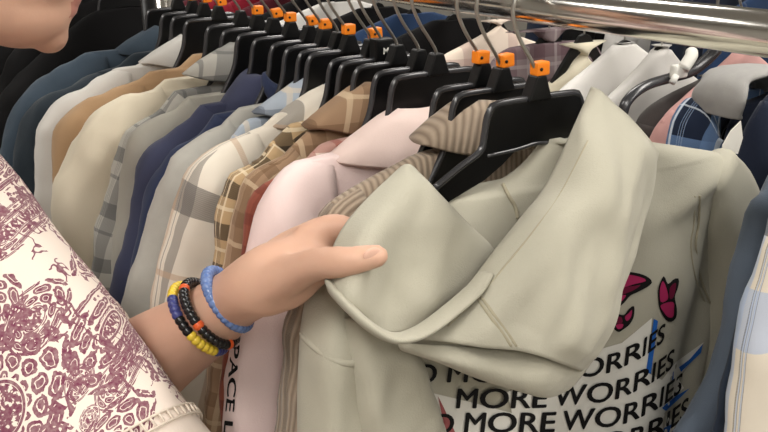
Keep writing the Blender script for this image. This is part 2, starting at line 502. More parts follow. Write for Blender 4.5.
# ------------------------------------------------------------------ clothes on the front rail
CW = {}
CW['denim_l'] = fabric('washed_denim', (72, 84, 96), (58, 70, 82), 0.8, 30, 1100, 0.35)
CW['denim_d'] = fabric('dark_denim', (52, 60, 67), (43, 50, 57), 0.8, 30, 1100, 0.35)
CW['white'] = fabric('white_cotton', (216, 213, 207), (204, 200, 194))
CW['tan'] = fabric('tan_fleece', (184, 152, 118), (172, 140, 106))
CW['cream'] = fabric('cream_sweat', (236, 226, 204), (226, 215, 190))
CW['sage'] = fabric('pale_grey_knit', (186, 183, 172), (172, 170, 160))
CW['navy'] = fabric('slate_navy_fleece', (72, 76, 100), (58, 62, 84))
CW['navy2'] = fabric('deep_navy_fleece', (56, 64, 90), (46, 54, 76))
CW['grey'] = fabric('heather_grey', (184, 182, 174), (166, 164, 158), 0.9, 70)
CW['pink'] = fabric('pale_pink_cotton', (232, 204, 200), (240, 224, 220), 1.0, 7)
CW['pink_c'] = fabric('pale_pink_collar', (238, 216, 208), (232, 206, 198))
CW['black'] = plain('black_cloth', (15, 14, 15), 0.75, 0.15)
CW['greyplaid'] = plaid('pale_grey_check', (204, 202, 194), [((96, 98, 100), 0.07, [(0.5, 0.13, 0.6), (0.15, 0.03, 0.6)], 0.07, [(0.5, 0.13, 0.7), (0.1, 0.03, 0.6)])])
CW['whitecheck'] = plaid('white_grey_flannel', (216, 208, 194), [((98, 95, 93), 0.13, [(0.5, 0.12, 0.68)], 0.16, [(0.35, 0.10, 0.8)]), ((186, 158, 132), 0.13, [(0.05, 0.025, 0.7)], 0.16, [(0.85, 0.02, 0.7)])])
CW['blueplaid'] = plaid('pale_blue_check', (168, 178, 190), [((92, 100, 112), 0.05, [(0.5, 0.14, 0.6)], 0.05, [(0.5, 0.14, 0.6)]), ((206, 196, 180), 0.05, [(0.05, 0.06, 0.8)], 0.05, [(0.05, 0.06, 0.8)])])
CW['blackplaid'] = plaid('black_tan_check', (188, 160, 122), [((34, 30, 30), 0.042, [(0.5, 0.20, 0.8)], 0.042, [(0.5, 0.20, 0.85)]), ((222, 206, 176), 0.042, [(0.0, 0.07, 0.9)], 0.042, [(0.02, 0.07, 0.9)])])
CW['brown'] = plaid('brown_flannel', (158, 130, 104), [((112, 86, 64), 0.05, [(0.5, 0.14, 0.6)], 0.06, [(0.5, 0.12, 0.6)]), ((206, 184, 154), 0.05, [(0.15, 0.05, 0.7)], 0.06, [(0.1, 0.04, 0.7)])])
CW['redcheck'] = plaid('white_rust_check', (224, 204, 192), [((150, 74, 62), 0.028, [(0.5, 0.16, 0.7)], 0.028, [(0.5, 0.14, 0.7)])])
CW['rust'] = plaid('rust_flannel', (146, 84, 68), [((104, 52, 44), 0.03, [(0.5, 0.2, 0.6)], 0.03, [(0.5, 0.18, 0.6)])])
CW['cord'] = corduroy('ribbed_corduroy', (176, 159, 140), (134, 118, 102))
GR = 'clothes on the front rail'
S = {}
S['denim1'] = garment('denim_jacket', 'washed blue denim jacket hanging farthest along the front rail', 'jacket', 1.31,
    [(118, 52), (108, 47), (95, 46), (80, 55), (60, 66), (45, 74), (28, 87), (14, 108), (2, 138), (-6, 175)], CW['denim_l'], collar='shirt', group=GR)
S['denim2'] = garment('denim_jacket', 'darker blue denim jacket beside the thin white shirt', 'jacket', 1.245,
    [(128, 62), (115, 66), (97, 71), (69, 82), (45, 92), (33, 99), (24, 115), (16, 139), (8, 175)], CW['denim_d'], collar=None, group=GR)
S['white'] = garment('shirt', 'plain white shirt between dark denim and tan top', 'shirt', 1.19,
    [(148, 68), (120, 66), (104, 73), (87, 83), (69, 94), (52, 108), (42, 122), (37, 139), (34, 170)], CW['white'], collar='shirt', group=GR)
S['tan'] = garment('sweatshirt', 'plain tan brown sweatshirt between white shirt and cream top', 'sweatshirt', 1.135,
    [(166, 76), (153, 74), (139, 78), (104, 92), (80, 101), (66, 113), (57, 128), (52, 149), (50, 180)], CW['tan'], group=GR)
S['cream'] = garment('sweatshirt', 'cream sweatshirt with a wide shoulder and rounded sleeve', 'sweatshirt', 1.07,
    [(204, 74), (167, 83), (146, 90), (118, 97), (100, 106), (88, 116), (78, 132), (68, 152), (60, 172), (55, 190), (54, 230)], CW['cream'], b=0.032, group=GR)
S['gplaid'] = garment('shirt', 'pale grey shirt with dark check collar beside cream sweatshirt', 'shirt', 1.015,
    [(205, 90), (179, 104), (155, 112), (134, 123), (122, 136), (115, 156), (109, 181), (104, 205), (96, 229), (90, 262)], CW['greyplaid'], collar='shirt', group=GR, zt=H0 - 0.166)
S['sage'] = garment('sweater', 'plain pale grey sweater just left of the navy hoodie', 'sweater', 0.972,
    [(237, 88), (200, 101), (170, 111), (148, 120), (132, 132), (125, 147), (120, 182), (116, 213), (111, 245), (111, 285)], CW['sage'], b=0.02, group=GR)
S['navy'] = garment('hoodie', 'slate navy hoodie with a folded hood', 'hoodie', 0.925,
    [(243, 100), (229, 104), (207, 113), (186, 120), (168, 130), (151, 142), (139, 156), (132, 174), (129, 198), (125, 229), (112, 285)], CW['navy'], collar='hood', group=GR)
S['navy2'] = garment('sweatshirt', 'deep navy sweatshirt between the slate hoodie and heather grey top', 'sweatshirt', 0.878,
    [(250, 112), (214, 127), (193, 137), (174, 149), (158, 163), (148, 181), (141, 201), (137, 229), (130, 280)], CW['navy2'], collar='rib', b=0.02, group=GR)
S['grey'] = garment('sweatshirt', 'heather grey sweatshirt beside the white check flannel', 'sweatshirt', 0.845,
    [(264, 104), (238, 114), (224, 123), (207, 129), (189, 141), (174, 156), (163, 174), (151, 200), (142, 238), (134, 258), (128, 282)], CW['grey'], group=GR)
S['blueplaid'] = garment('shirt', 'pale blue check shirt showing only its collar', 'shirt', 0.81,
    [(290, 112), (262, 122), (240, 134), (222, 148), (210, 168), (204, 200), (200, 260)], CW['blueplaid'], collar='shirt', b=0.014, group=GR)
S['wcheck'] = garment('flannel_shirt', 'white flannel shirt with broad grey checks', 'shirt', 0.772,
    [(315, 104), (295, 110), (274, 120), (249, 129), (232, 137), (211, 146), (194, 158), (183, 174), (174, 203), (167, 224), (158, 258), (152, 285), (148, 330)], CW['whitecheck'], collar='shirt', b=0.027, group=GR, zt=H0 - 0.182)
S['bplaid'] = garment('flannel_shirt', 'black and tan check flannel between white check and brown', 'shirt', 0.733,
    [(336, 113), (312, 120), (298, 132), (281, 146), (249, 162), (232, 172), (225, 186), (220, 204), (217, 230), (212, 290)], CW['blackplaid'], collar='shirt', b=0.017, group=GR, zt=H0 - 0.19)
S['brown'] = garment('flannel_shirt', 'brown tan flannel shirt with faint checks', 'shirt', 0.697,
    [(329, 127), (319, 135), (288, 151), (263, 163), (246, 174), (237, 188), (230, 208), (227, 226), (215, 300), (205, 360), (199, 432)], CW['brown'], collar='shirt', b=0.022, group=GR, zt=H0 - 0.166)
S['red'] = garment('flannel_shirt', 'thin white shirt with rust checks peeking beside the pink one', 'shirt', 0.662,
    [(345, 141), (322, 152), (298, 163), (272, 178), (256, 192), (246, 208), (241, 240), (236, 290), (222, 350), (218, 432)], CW['redcheck'], CW['rust'], collar='shirt', b=0.014, group=GR, zt=H0 - 0.202)
S['pink'] = garment('shirt', 'pale pink shirt with black lettering down its edge', 'shirt', 0.63,
    [(347, 149), (312, 155), (288, 163), (269, 177), (256, 195), (249, 212), (244, 235), (239, 262), (233, 327), (228, 369), (225, 432)], CW['pink'], collar='shirt', cmat=CW['pink_c'], b=0.028, group=GR, zt=H0 - 0.180, csc=1.1)
S['cord'] = garment('corduroy_shirt', 'brown ribbed corduroy shirt right behind the stone hoodie', 'shirt', 0.550,
    [(452, 138), (421, 152), (390, 164), (352, 184), (324, 202), (310, 219), (298, 262), (285, 330), (278, 400), (275, 432)], CW['cord'], collar='shirt', b=0.024, xs=0.155, group=GR, zt=H0 - 0.157, csc=0.78)

# black clothes beyond the denim
for Y, lab, pts in ((1.57, 'black jacket hanging just beyond the washed denim jacket', [(140, 5), (120, 6), (96, 10), (78, 20), (60, 36), (36, 56), (10, 82), (-8, 112), (-18, 150), (-25, 190)]),
                    (1.70, 'black jacket second beyond the washed denim jacket', [(118, -8), (95, -4), (70, 6), (45, 22), (20, 44), (0, 75), (-15, 120)]),
                    (1.85, 'black jacket third beyond the washed denim jacket', [(100, -20), (80, -16), (50, -4), (25, 12), (0, 34), (-20, 65), (-35, 110)])):
    garment('jacket', lab, 'jacket', Y, pts, CW['black'], collar=None, b=0.034, group=GR)

HY = [(0.497, True, 0, 'black hanger carrying the stone beige hoodie'), (0.541, True, 0.03, 'black hanger carrying the corduroy shirt, just behind the hoodie hanger'), (0.566, True, -0.02, 'black hanger between the corduroy collar and the pink shirt'),
      (0.632, False, 0.06, 'black hanger without size cube carrying the pink shirt'), (0.660, False, -0.02, 'black hanger without size cube carrying the rust check shirt'), (0.697, False, 0.05, 'black hanger without size cube carrying the brown flannel'),
      (0.724, 'M', 0.0, 'black hanger with a letter M cap'), (0.745, True, 0.03, 'black hanger carrying the black tan check flannel'), (0.789, True, -0.05, 'black hanger carrying the white check flannel'), (0.812, False, 0.04, 'black hanger carrying the pale blue check shirt'),
      (0.843, True, 0.0, 'black hanger carrying the heather grey sweatshirt'), (0.879, True, 0.05, 'black hanger carrying the deep navy sweatshirt'), (0.925, True, -0.04, 'black hanger carrying the slate navy hoodie'), (0.972, True, 0.03, 'black hanger carrying the pale grey sweater'),
      (1.018, True, 0.0, 'black hanger carrying the pale grey check shirt'), (1.070, False, 0.05, 'black hanger carrying the cream sweatshirt'), (1.146, True, -0.04, 'black hanger carrying the tan sweatshirt'), (1.200, True, 0.02, 'black hanger carrying the plain white shirt'), (1.245, True, 0.05, 'black hanger carrying the dark denim jacket'),
      (1.310, True, -0.02, 'black hanger carrying the washed denim jacket'), (1.57, True, 0.02, 'black hanger carrying the first black jacket'), (1.70, True, -0.02, 'black hanger carrying the second black jacket'), (1.85, True, -0.02, 'black hanger carrying the third black jacket')]
for Y, mk, rz, lab in HY:
    hanger(Y, lab, rz=rz * 0.45, mark=(mk is True), cap='M' if mk == 'M' else None)

# ------------------------------------------------------------------ clothes on the second rail
C2 = {}
C2['white'] = fabric('soft_white', (222, 219, 214), (212, 209, 204))
C2['lgrey'] = fabric('light_grey', (206, 203, 198), (196, 193, 188))
C2['cream'] = fabric('cream_cotton', (222, 214, 192), (212, 203, 180))
C2['maroon'] = plaid('maroon_grey_check', (124, 110, 112), [((84, 58, 66), 0.06, [(0.5, 0.2, 0.6)], 0.06, [(0.5, 0.2, 0.6)]), ((160, 150, 150), 0.06, [(0.1, 0.05, 0.6)], 0.06, [(0.1, 0.05, 0.6)])])
C2['pinkcream'] = plaid('cream_rose_check', (232, 216, 200), [((176, 140, 134), 0.1, [(0.5, 0.12, 0.5)], 0.1, [(0.5, 0.12, 0.5)])])
C2['dusty'] = fabric('dusty_pink', (206, 160, 154), (196, 148, 142))
C2['dgrey'] = fabric('charcoal_grey', (84, 80, 78), (74, 70, 69))
C2['bluecheck'] = plaid('navy_blue_check', (34, 42, 60), [((104, 132, 172), 0.075, [(0.22, 0.13, 0.8)], 0.075, [(0.25, 0.12, 0.8)]), ((212, 220, 228), 0.075, [(0.12, 0.025, 0.9), (0.9, 0.015, .7)], 0.075, [(0.12, 0.02, 0.8), (0.9, 0.015, .7)])])
C2['navy'] = fabric('dark_navy', (36, 42, 58), (28, 34, 48))
C2['hoodgrey'] = fabric('grey_marl', (168, 166, 162), (150, 148, 146), 0.9, 80)
C2['slate'] = fabric('blue_grey_jersey', (98, 108, 122), (84, 94, 108))
C2['slate_shade'] = fabric('shaded_slate', (52, 60, 74), (44, 52, 66))  # darker copy of the blue grey jersey, shade put into its colour
C2['wplaid'] = plaid('white_black_blue_check', (226, 216, 200), [((176, 192, 220), 0.085, [(0.25, 0.17, 0.85)], 0.3, [(0.15, 0.08, 0.8)]), ((50, 48, 50), 0.085, [(0.52, 0.07, 0.72), (0.0, 0.03, 0.6)], 0.3, [(0.4, 0.035, 0.75)])])
C2['blue'] = fabric('dark_blue_denim', (46, 66, 98), (38, 54, 82), 0.8, 20)
C2['red'] = fabric('deep_red_cloth', (150, 36, 52), (110, 28, 40), 1.0, 14)
C2['wine'] = fabric('wine_cloth', (92, 36, 44), (70, 28, 36), 1.0, 14)
G2 = 'clothes on the second rail'
def g2(kind, label, cat, Y, pts, mat, **k):
    k.setdefault('Xn', 1.02); k.setdefault('zt', H0 - 0.19)
    return garment(kind, label, cat, Y, pts, mat, group=G2, **k)
g2('shirt', 'white black and pale blue plaid shirt at the right edge', 'shirt', 0.325, [(850, 120), (815, 150), (790, 180), (770, 216), (755, 260), (745, 300), (737, 345), (728, 432)], C2['wplaid'], Xn=0.93, b=0.018, xs=0.265)
g2('sweatshirt', 'dark slate sweatshirt between the plaid shirt and blue grey sleeve', 'sweatshirt', 0.352, [(850, 115), (815, 145), (798, 190), (782, 225), (766, 262), (750, 296), (734, 335), (718, 380), (706, 432)], C2['slate_shade'], Xn=0.94, b=0.010, xs=0.265)  # added garment, its dark strip stands for the blue grey one's shaded inside
g2('sweatshirt', 'blue grey sweatshirt whose sleeve overlaps the stone hoodie', 'sweatshirt', 0.385, [(840, 110), (810, 135), (785, 160), (766, 184), (752, 202), (744, 228), (734, 262), (727, 298), (716, 342), (698, 392), (674, 432)], C2['slate'], Xn=0.95, b=0.020, xs=0.23, wr=1.6)
g2('hoodie', 'dark navy hoodie above the blue grey sleeve', 'hoodie', 0.535, [(800, 84), (778, 84), (760, 96), (747, 120), (740, 150), (736, 185), (735, 220)], C2['navy'], Xn=0.97, b=0.030, wr=1.6, zt=H0 - 0.205)
GH = g2('hoodie', 'dark jacket with a soft grey marl hood', 'hoodie', 0.60, [(775, 92), (752, 96), (738, 104), (728, 118), (722, 140), (718, 180)], C2['navy'], Xn=0.955, b=0.025, zt=H0 - 0.20)
g2('flannel_shirt', 'navy flannel shirt with pale blue checks behind the hoodie shoulder', 'shirt', 0.64, [(742, 90), (728, 87), (710, 90), (692, 98), (678, 112), (670, 132), (666, 160), (664, 200)], C2['bluecheck'], b=0.030, Xn=0.96, zt=H0 - 0.20, xs=0.05)
g2('sweatshirt', 'dusty pink sweatshirt behind the navy check shirt', 'sweatshirt', 0.695, [(735, 50), (718, 64), (700, 80), (680, 97), (662, 115), (650, 135), (645, 170), (643, 200)], C2['dusty'], b=0.026)
g2('jacket', 'charcoal grey jacket under the bare dark hanger', 'jacket', 0.742, [(715, 74), (690, 84), (665, 95), (645, 108), (634, 122), (628, 150), (625, 190)], C2['dgrey'], b=0.018, zt=H0 - 0.225)
g2('sweatshirt', 'light grey sweatshirt second of the two pale tops under the rail', 'sweatshirt', 0.83, [(664, 44), (655, 44), (645, 55), (622, 80), (600, 100), (588, 120), (580, 160)], C2['lgrey'], b=0.03, collar=None)
g2('sweatshirt', 'soft white sweatshirt with a peaked shoulder under the rail', 'sweatshirt', 0.90, [(628, 42), (620, 38), (604, 50), (580, 70), (556, 90), (540, 110), (530, 150)], C2['white'], b=0.032)
g2('shirt', 'cream shirt glimpsed between white top and maroon check', 'shirt', 0.985, [(602, 40), (594, 40), (580, 54), (560, 72), (540, 88), (525, 110), (515, 150)], C2['cream'], b=0.026)
g2('flannel_shirt', 'maroon and grey check flannel behind the hanger hooks', 'shirt', 1.065, [(586, 26), (565, 26), (545, 42), (520, 44), (500, 50), (488, 62), (478, 85), (470, 120)], C2['maroon'], b=0.03)
g2('shirt', 'cream rose check shirt behind the wire hooks', 'shirt', 1.2, [(512, 18), (498, 22), (480, 34), (458, 46), (440, 56), (420, 75), (410, 110)], C2['pinkcream'], b=0.03)

for Y, kind, cat, lab, col in ((1.33, 'jacket', 'jacket', 'black jacket just beyond the cream rose shirt', 'blk'), (1.46, 'denim_shirt', 'shirt', 'dark blue denim shirt seen behind the bare wire hooks', 'blue'),
        (1.60, 'jacket', 'jacket', 'black jacket beyond the dark blue denim shirt', 'blk'), (1.76, 'shirt', 'shirt', 'white shirt at the top between dark jackets', 'white'),
        (1.88, 'jacket', 'jacket', 'black jacket between white shirt and wine top', 'blk'), (2.0, 'sweatshirt', 'sweatshirt', 'wine coloured top nearest the deep red ones', 'wine'),
        (2.12, 'sweatshirt', 'sweatshirt', 'deep red top far behind the orange size cubes', 'red'), (2.24, 'sweatshirt', 'sweatshirt', 'second deep red top, beyond the first', 'red2'),
        (2.36, 'sweatshirt', 'sweatshirt', 'wine top at the far end of the second rack', 'wine2'), (2.5, 'jacket', 'jacket', 'last black jacket on the second rack', 'blk')):
    mt = {'blk': CW['black'], 'blue': C2['blue'], 'white': C2['white'], 'wine': C2['wine'], 'wine2': C2['wine'], 'red': C2['red'], 'red2': C2['red']}[col]
    g2(kind, lab, cat, Y, None, mt, b=0.034)
for i, (Y, mk) in enumerate(((0.325, 0), (0.352, 0), (0.385, 0), (0.535, 1), (0.60, 0), (0.64, 1), (0.695, 1), (0.83, 0), (0.90, 0), (0.985, 1), (1.065, 0), (1.2, 0), (1.33, 0), (1.46, 0), (1.60, 0), (1.76, 0), (1.88, 0), (2.0, 0), (2.12, 0), (2.24, 0), (2.36, 0), (2.5, 0))):
    hanger(Y, 'hanger on the second rail behind the front rack', R2X, R2Z, 0, bool(mk), 'hangers on the second rail', slim=True)

# racks farther back: dark clothes across the aisle and a coloured row
R3Y = 3.75
t = rack(0.0, H0 - 0.085, -0.9, 0.9, 'far crosswise rack of dark coats behind the front rack end')
t.location = (0.15, R3Y, 0); t.rotation_euler.z = -math.pi / 2
for i in range(19):
    x = -0.66 + 0.09 * i
    c = CW['black'] if i % 6 != 4 else C2['dgrey']
    g = garment('coat', 'dark coat on the far crosswise rack, part of its dim row', 'coat', 0.0, None, c, Xn=0.0, zt=H0 - 0.19, b=0.038, group='coats on the far crosswise rack')
    g.location = (x, R3Y, H0 - 0.19); g.rotation_euler.z = math.pi / 2
    hanger(0, 'hanger on the far crosswise rack', x, H0 - 0.085, math.pi / 2, False, 'hangers on the far crosswise rack', slim=True).location = (x, R3Y, H0 - 0.085)
R4X = 2.15
rack(R4X, H0 - 0.085, 0.0, 2.6, 'third rack parallel to the front one, glimpsed over its rail')
for i, (lab, c) in enumerate((('pink top on the third rack at the upper right corner', C2['dusty']), ('black jacket on the third rack next to the pink top', CW['black']), ('charcoal jacket on the third rack next to the black one', C2['dgrey']),
        ('white top on the third rack between charcoal and blue', C2['white']), ('blue top on the third rack next to the white one', C2['blue']), ('second blue top on the third rack beyond the first', C2['blue']), ('navy top on the third rack beyond the blue ones', C2['navy']),
        ('pale grey top on the third rack beyond the navy one', C2['lgrey']), ('far black jacket on the third rack', CW['black']), ('far navy jacket on the third rack', C2['navy']))):
    Y = 0.55 + 0.17 * i
    garment('jacket' if 'jacket' in lab else 'sweatshirt', lab, 'jacket' if 'jacket' in lab else 'sweatshirt', Y, None, c, Xn=R4X, zt=H0 - 0.19, b=0.036, group='clothes on the third rail')
    hanger(Y, 'hanger on the third rail', R4X, H0 - 0.085, 0, False, 'hangers on the third rail', slim=True)

# bare dark hanger with a white clip, between the charcoal jacket and pink top
hp = [at(x, y, 0.725) for x, y in ((716, 50), (704, 62), (690, 72), (670, 78), (650, 84), (636, 92), (626, 103), (622, 116))]
t = thing('curved_hanger', 'thick dark curved hanger with a white clip behind the hoodie shoulder', 'hanger', hp[0])
link('hanger_arm', tube([p - hp[0] for p in hp], lambda s: 0.0095 - 0.002 * s, 14, 40, 0.75), M['rim_plastic'], t)
top = Vector((R2X, 0.725, R2Z))
hk = [hp[0], hp[0].lerp(top, 0.3) + Vector((0.0, 0, 0.0)), top + Vector((-0.026, 0, -0.03)), top + Vector((-0.027, 0, 0.0)), top + Vector((-0.012, 0, 0.0135)), top + Vector((0.0, 0, 0.0144)), top + Vector((0.014, 0, 0.01)), top + Vector((0.02, 0, -0.005))]
link('hook', tube([p - hp[0] for p in hk], 0.002, 8, 50), M['wire'], t)
c0, c1 = at(690, 62, 0.715), at(672, 76, 0.712)
cl = merge(box((-0.013, -0.006, -0.009), (0.013, 0.004, 0.009), 0.003), tube([(-0.012, -0.007, -0.004), (-0.02, -0.008, -0.012)], 0.0045, 10), tube([(0.0, -0.007, 0.004), (0.014, -0.006, 0.018), (0.022, 0.0, 0.022)], 0.008, 12, 12))
o = link('clip', cl, M['white_ink'], t); o.location = c1.lerp(c0, 0.35) - hp[0]; o['label'] = 'small white clip'

# white paper tag tucked between the dark hoodie and the front hoodie's shoulder
tp = [at(x, y, 0.50) for x, y in ((741, 121), (731, 131), (723, 145), (722, 152), (738, 154), (743, 138))]
t0 = tp[3].copy(); me = bpy.data.meshes.new('m'); bm = bmesh.new()
f = bm.faces.new([bm.verts.new(p - t0) for p in tp]); r = bmesh.ops.extrude_face_region(bm, geom=[f])
for v in r['geom']:
    if isinstance(v, bmesh.types.BMVert): v.co.y += 0.0008
bm.to_mesh(me); bm.free()
tag(link('paper_tag', me, plain('white_paper', (232, 228, 218), 0.7, .2)), 'small white paper tag behind the shoulder of the stone hoodie', 'tag').location = t0

hp2 = [(723, 116), (722, 96), (730, 80), (746, 71), (764, 70), (782, 80), (792, 104)]
rows = []
for q, (k, d) in enumerate(((1.0, .588), (1.04, .580), (1.06, .588), (1.05, .612), (0.98, .640), (0.86, .655), (0.74, .650))):
    P = cr([(at(757 + (x - 757) * k, 112 + (y - 112) * k, .60) * 1.0).to_tuple() for x, y in hp2], 50)
    rows.append([Vector((p.x, d - 0.01 + 0.004 * math.sin(i * .6 + q), p.z)) - GH.location for i, p in enumerate(P)])
o = link('hood', grid(rows), C2['hoodgrey'], GH); o['label'] = 'soft grey marl hood'
m_ = o.modifiers.new('s', 'SOLIDIFY'); m_.thickness = 0.009; m_.offset = 0
m_ = o.modifiers.new('b', 'SUBSURF'); m_.levels = m_.render_levels = 1

# ------------------------------------------------------------------ the stone hoodie in front
HY0, HSL = 0.497, 0.12
hood_root = thing('hoodie', 'stone beige hoodie with butterflies and MORE WORRIES lettering, its hood pulled out by the hand', 'hoodie', (0.49, HY0, H0 - 0.165))
HO = hood_root.location.copy()
def hp_(px, py, dy=0.0): return at(px, py, HY0 - dy, HSL)
def loc(p): return p - HO
def ridge(pts, zlow):
    P = [hp_(x, y) for x, y in pts]
    return [Vector((p.x, p.z, 0)) for p in P]
ztop = hp_(555, 138).z
Lr = cr([(p.x, p.y, 0) for p in ridge([(548, 140), (520, 170), (490, 187), (432, 198), (392, 222), (362, 250), (342, 282), (333, 310)], 0)], 40)
Rr = cr([(p.x, p.y, 0) for p in ridge([(560, 140), (600, 134), (650, 142), (690, 148), (725, 155), (742, 172)], 0)], 40)
for L in (Lr, Rr):
    for i in range(1, len(L)): L[i].y = min(L[i].y, L[i - 1].y - 1e-5)
def edge(L, z, bot):
    zs = [p.y for p in reversed(L)]; xs = [p.x for p in reversed(L)]
    if z < zs[0]: return xs[0] + bot * (zs[0] - z)
    return interp(zs, xs, z)
TH = 0.030
def folds(x, z):
    """relief of the back panel, metres towards the viewer"""
    f = 0.010 * math.exp(-((x - 0.60 - 0.25 * (z - H0 + 0.35)) / 0.045) ** 2) * sstep(H0 - 0.22, H0 - 0.34, z)
    f -= 0.008 * math.exp(-((x - 0.655 - 0.10 * (z - H0 + 0.35)) / 0.022) ** 2) * sstep(H0 - 0.18, H0 - 0.30, z)
    f += 0.007 * math.exp(-((z - (H0 - 0.236) - 0.35 * (x - 0.62)) / 0.012) ** 2) * sstep(0.56, 0.62, x) * sstep(0.72, 0.66, x)
    f += 0.006 * math.exp(-((x - 0.33) / 0.02) ** 2) * sstep(H0 - 0.3, H0 - 0.38, z)
    f += noise.noise(Vector((x * 9, 3.3, z * 5))) * 0.006 + noise.noise(Vector((x * 24 + z * 10, 7.3, z * 12))) * 0.0022
    return f
def half(x, z):
    xl, xr = edge(Lr, z, 0.05), edge(Rr, z, -0.10)
    c = (xl + xr) / 2; w = max(0.004, (xr - xl) / 2); s = min(0.9999, abs((x - c) / w))
    t = TH * (0.5 + 0.5 * sstep(0, 0.09, ztop - z))
    return t * (1 - s ** 2.6) ** (1 / 2.6), c, w, t
def front_y(x, z):
    h, c, w, t = half(x, z)
    return HY0 - HSL * (x - 0.47) - h - folds(x, z) * min(1, h / TH * 1.4)
rows, uvs = [], []
NZ, NC = 240, 220
zb = H0 - 0.80
Zs = [zb + (ztop - zb) * (1 - (1 - i / (NZ - 1)) ** 1.25) for i in range(NZ)]
for z in Zs:
    h, c, w, t = half(0.5, z); row = []
    for j in range(NC):
        ph = 2 * math.pi * j / NC
        x = c + w * spow(math.cos(ph)) * 0.9995
        if math.sin(ph) <= 0: y = front_y(x, z)
        else: y = HY0 - HSL * (x - 0.47) + half(x, z)[0]
        row.append(loc(Vector((x, y, z))))
    rows.append(row)
link('body', grid(rows, closed=True, caps=True), M['hoodie'], hood_root)

def onf(px, py, lift=0.0):
    """point of the back panel seen at a pixel (fixed-point search), lifted towards the viewer"""
    dy = 0.03
    for _ in range(14):
        p = hp_(px, py, dy)
        dy = (HY0 - HSL * (p.x - 0.47)) - front_y(p.x, p.z)
    return hp_(px, py, dy + lift)

# sleeves
def sleeve(pts, rx, ry, n=60, seed=1.0):
    P = cr([at(x, y, Y) for x, y, Y in pts], n); rows = []
    for i, p in enumerate(P):
        d = (P[min(n - 1, i + 1)] - P[max(0, i - 1)]).normalized(); w = Vector((0, 1, 0)).cross(d).normalized(); s = i / (n - 1)
        row = []
        for j in range(36):
            a = 2 * math.pi * j / 36
            f = 1 + noise.noise(Vector((math.cos(a) * 1.3, math.sin(a) * 1.3 + seed, p.z * 16))) * 0.16
            row.append(loc(p + w * (rx(s) * spow(math.cos(a)) * f) + Vector((0, 1, 0)) * (ry(s) * spow(math.sin(a)) * f)))
        rows.append(row)
    return grid(rows, closed=True, caps=True)
ls = link('sleeve', sleeve([(350, 262, 0.505), (336, 300, 0.498), (330, 345, 0.487), (331, 400, 0.483), (330, 470, 0.478), (330, 560, 0.475), (332, 640, 0.475)], lambda s: 0.0160 + 0.004 * sstep(.1, .5, s), lambda s: 0.026 + 0.006 * sstep(0, .4, s)), M['hoodie'], hood_root)
def ring(px0, px1, y, Y, r=0.003, ry=0.031):
    a, b = at(px0, y, Y), at(px1, y + 3, Y); c = (a + b) / 2; h = (b - a) / 2; P = []
    for k in range(33):
        t = 2 * math.pi * k / 32
        P.append(loc(c + h * spow(math.cos(t)) + Vector((0, ry * spow(math.sin(t)), 0))))
    return tube(P, r, 8, flat=1.6, caps=False)
link('seam', ring(312, 349, 345, 0.487, 0.0016, 0.0300), M['hoodie'], ls)
rs = link('sleeve', sleeve([(712, 168, 0.464), (724, 190, 0.462), (730, 235, 0.460), (731, 290, 0.462), (728, 350, 0.466), (724, 432, 0.470), (720, 560, 0.47)], lambda s: 0.022 + 0.016 * sstep(0, .12, s), lambda s: 0.016 + 0.012 * sstep(0, .2, s), seed=5), M['hoodie'], hood_root)
seam_pts = [(700, 196), (699, 222), (696, 246), (700, 275), (709, 300), (722, 330)]
link('seam', tube([loc(onf(x, y, 0.001)) for x, y in seam_pts], 0.0011, 8, 60), M['stitch'], hood_root)
link('seam', tube([loc(onf(x - 5, y, 0.0002)) for x, y in seam_pts], 0.0007, 8, 60), M['stitch'], hood_root)

# slack side of the back panel, folded over the print
FD = [[(346, 318, .470), (366, 322, .452), (388, 328, .444), (404, 336, .446), (410, 342, .456), (408, 346, .468)],
      [(346, 350, .466), (368, 352, .448), (394, 355, .440), (414, 358, .440), (421, 362, .450), (418, 366, .464)],
      [(350, 385, .464), (374, 385, .444), (402, 386, .440), (424, 388, .440), (431, 391, .450), (428, 394, .464)],
      [(354, 425, .462), (380, 425, .440), (410, 425, .440), (434, 425, .440), (442, 427, .450), (438, 430, .464)],
      [(358, 480, .462), (384, 480, .444), (414, 480, .440), (438, 480, .442), (448, 482, .452), (444, 484, .464)],
      [(360, 560, .464), (386, 560, .448), (416, 560, .446), (440, 560, .448), (450, 560, .456), (446, 560, .466)]]
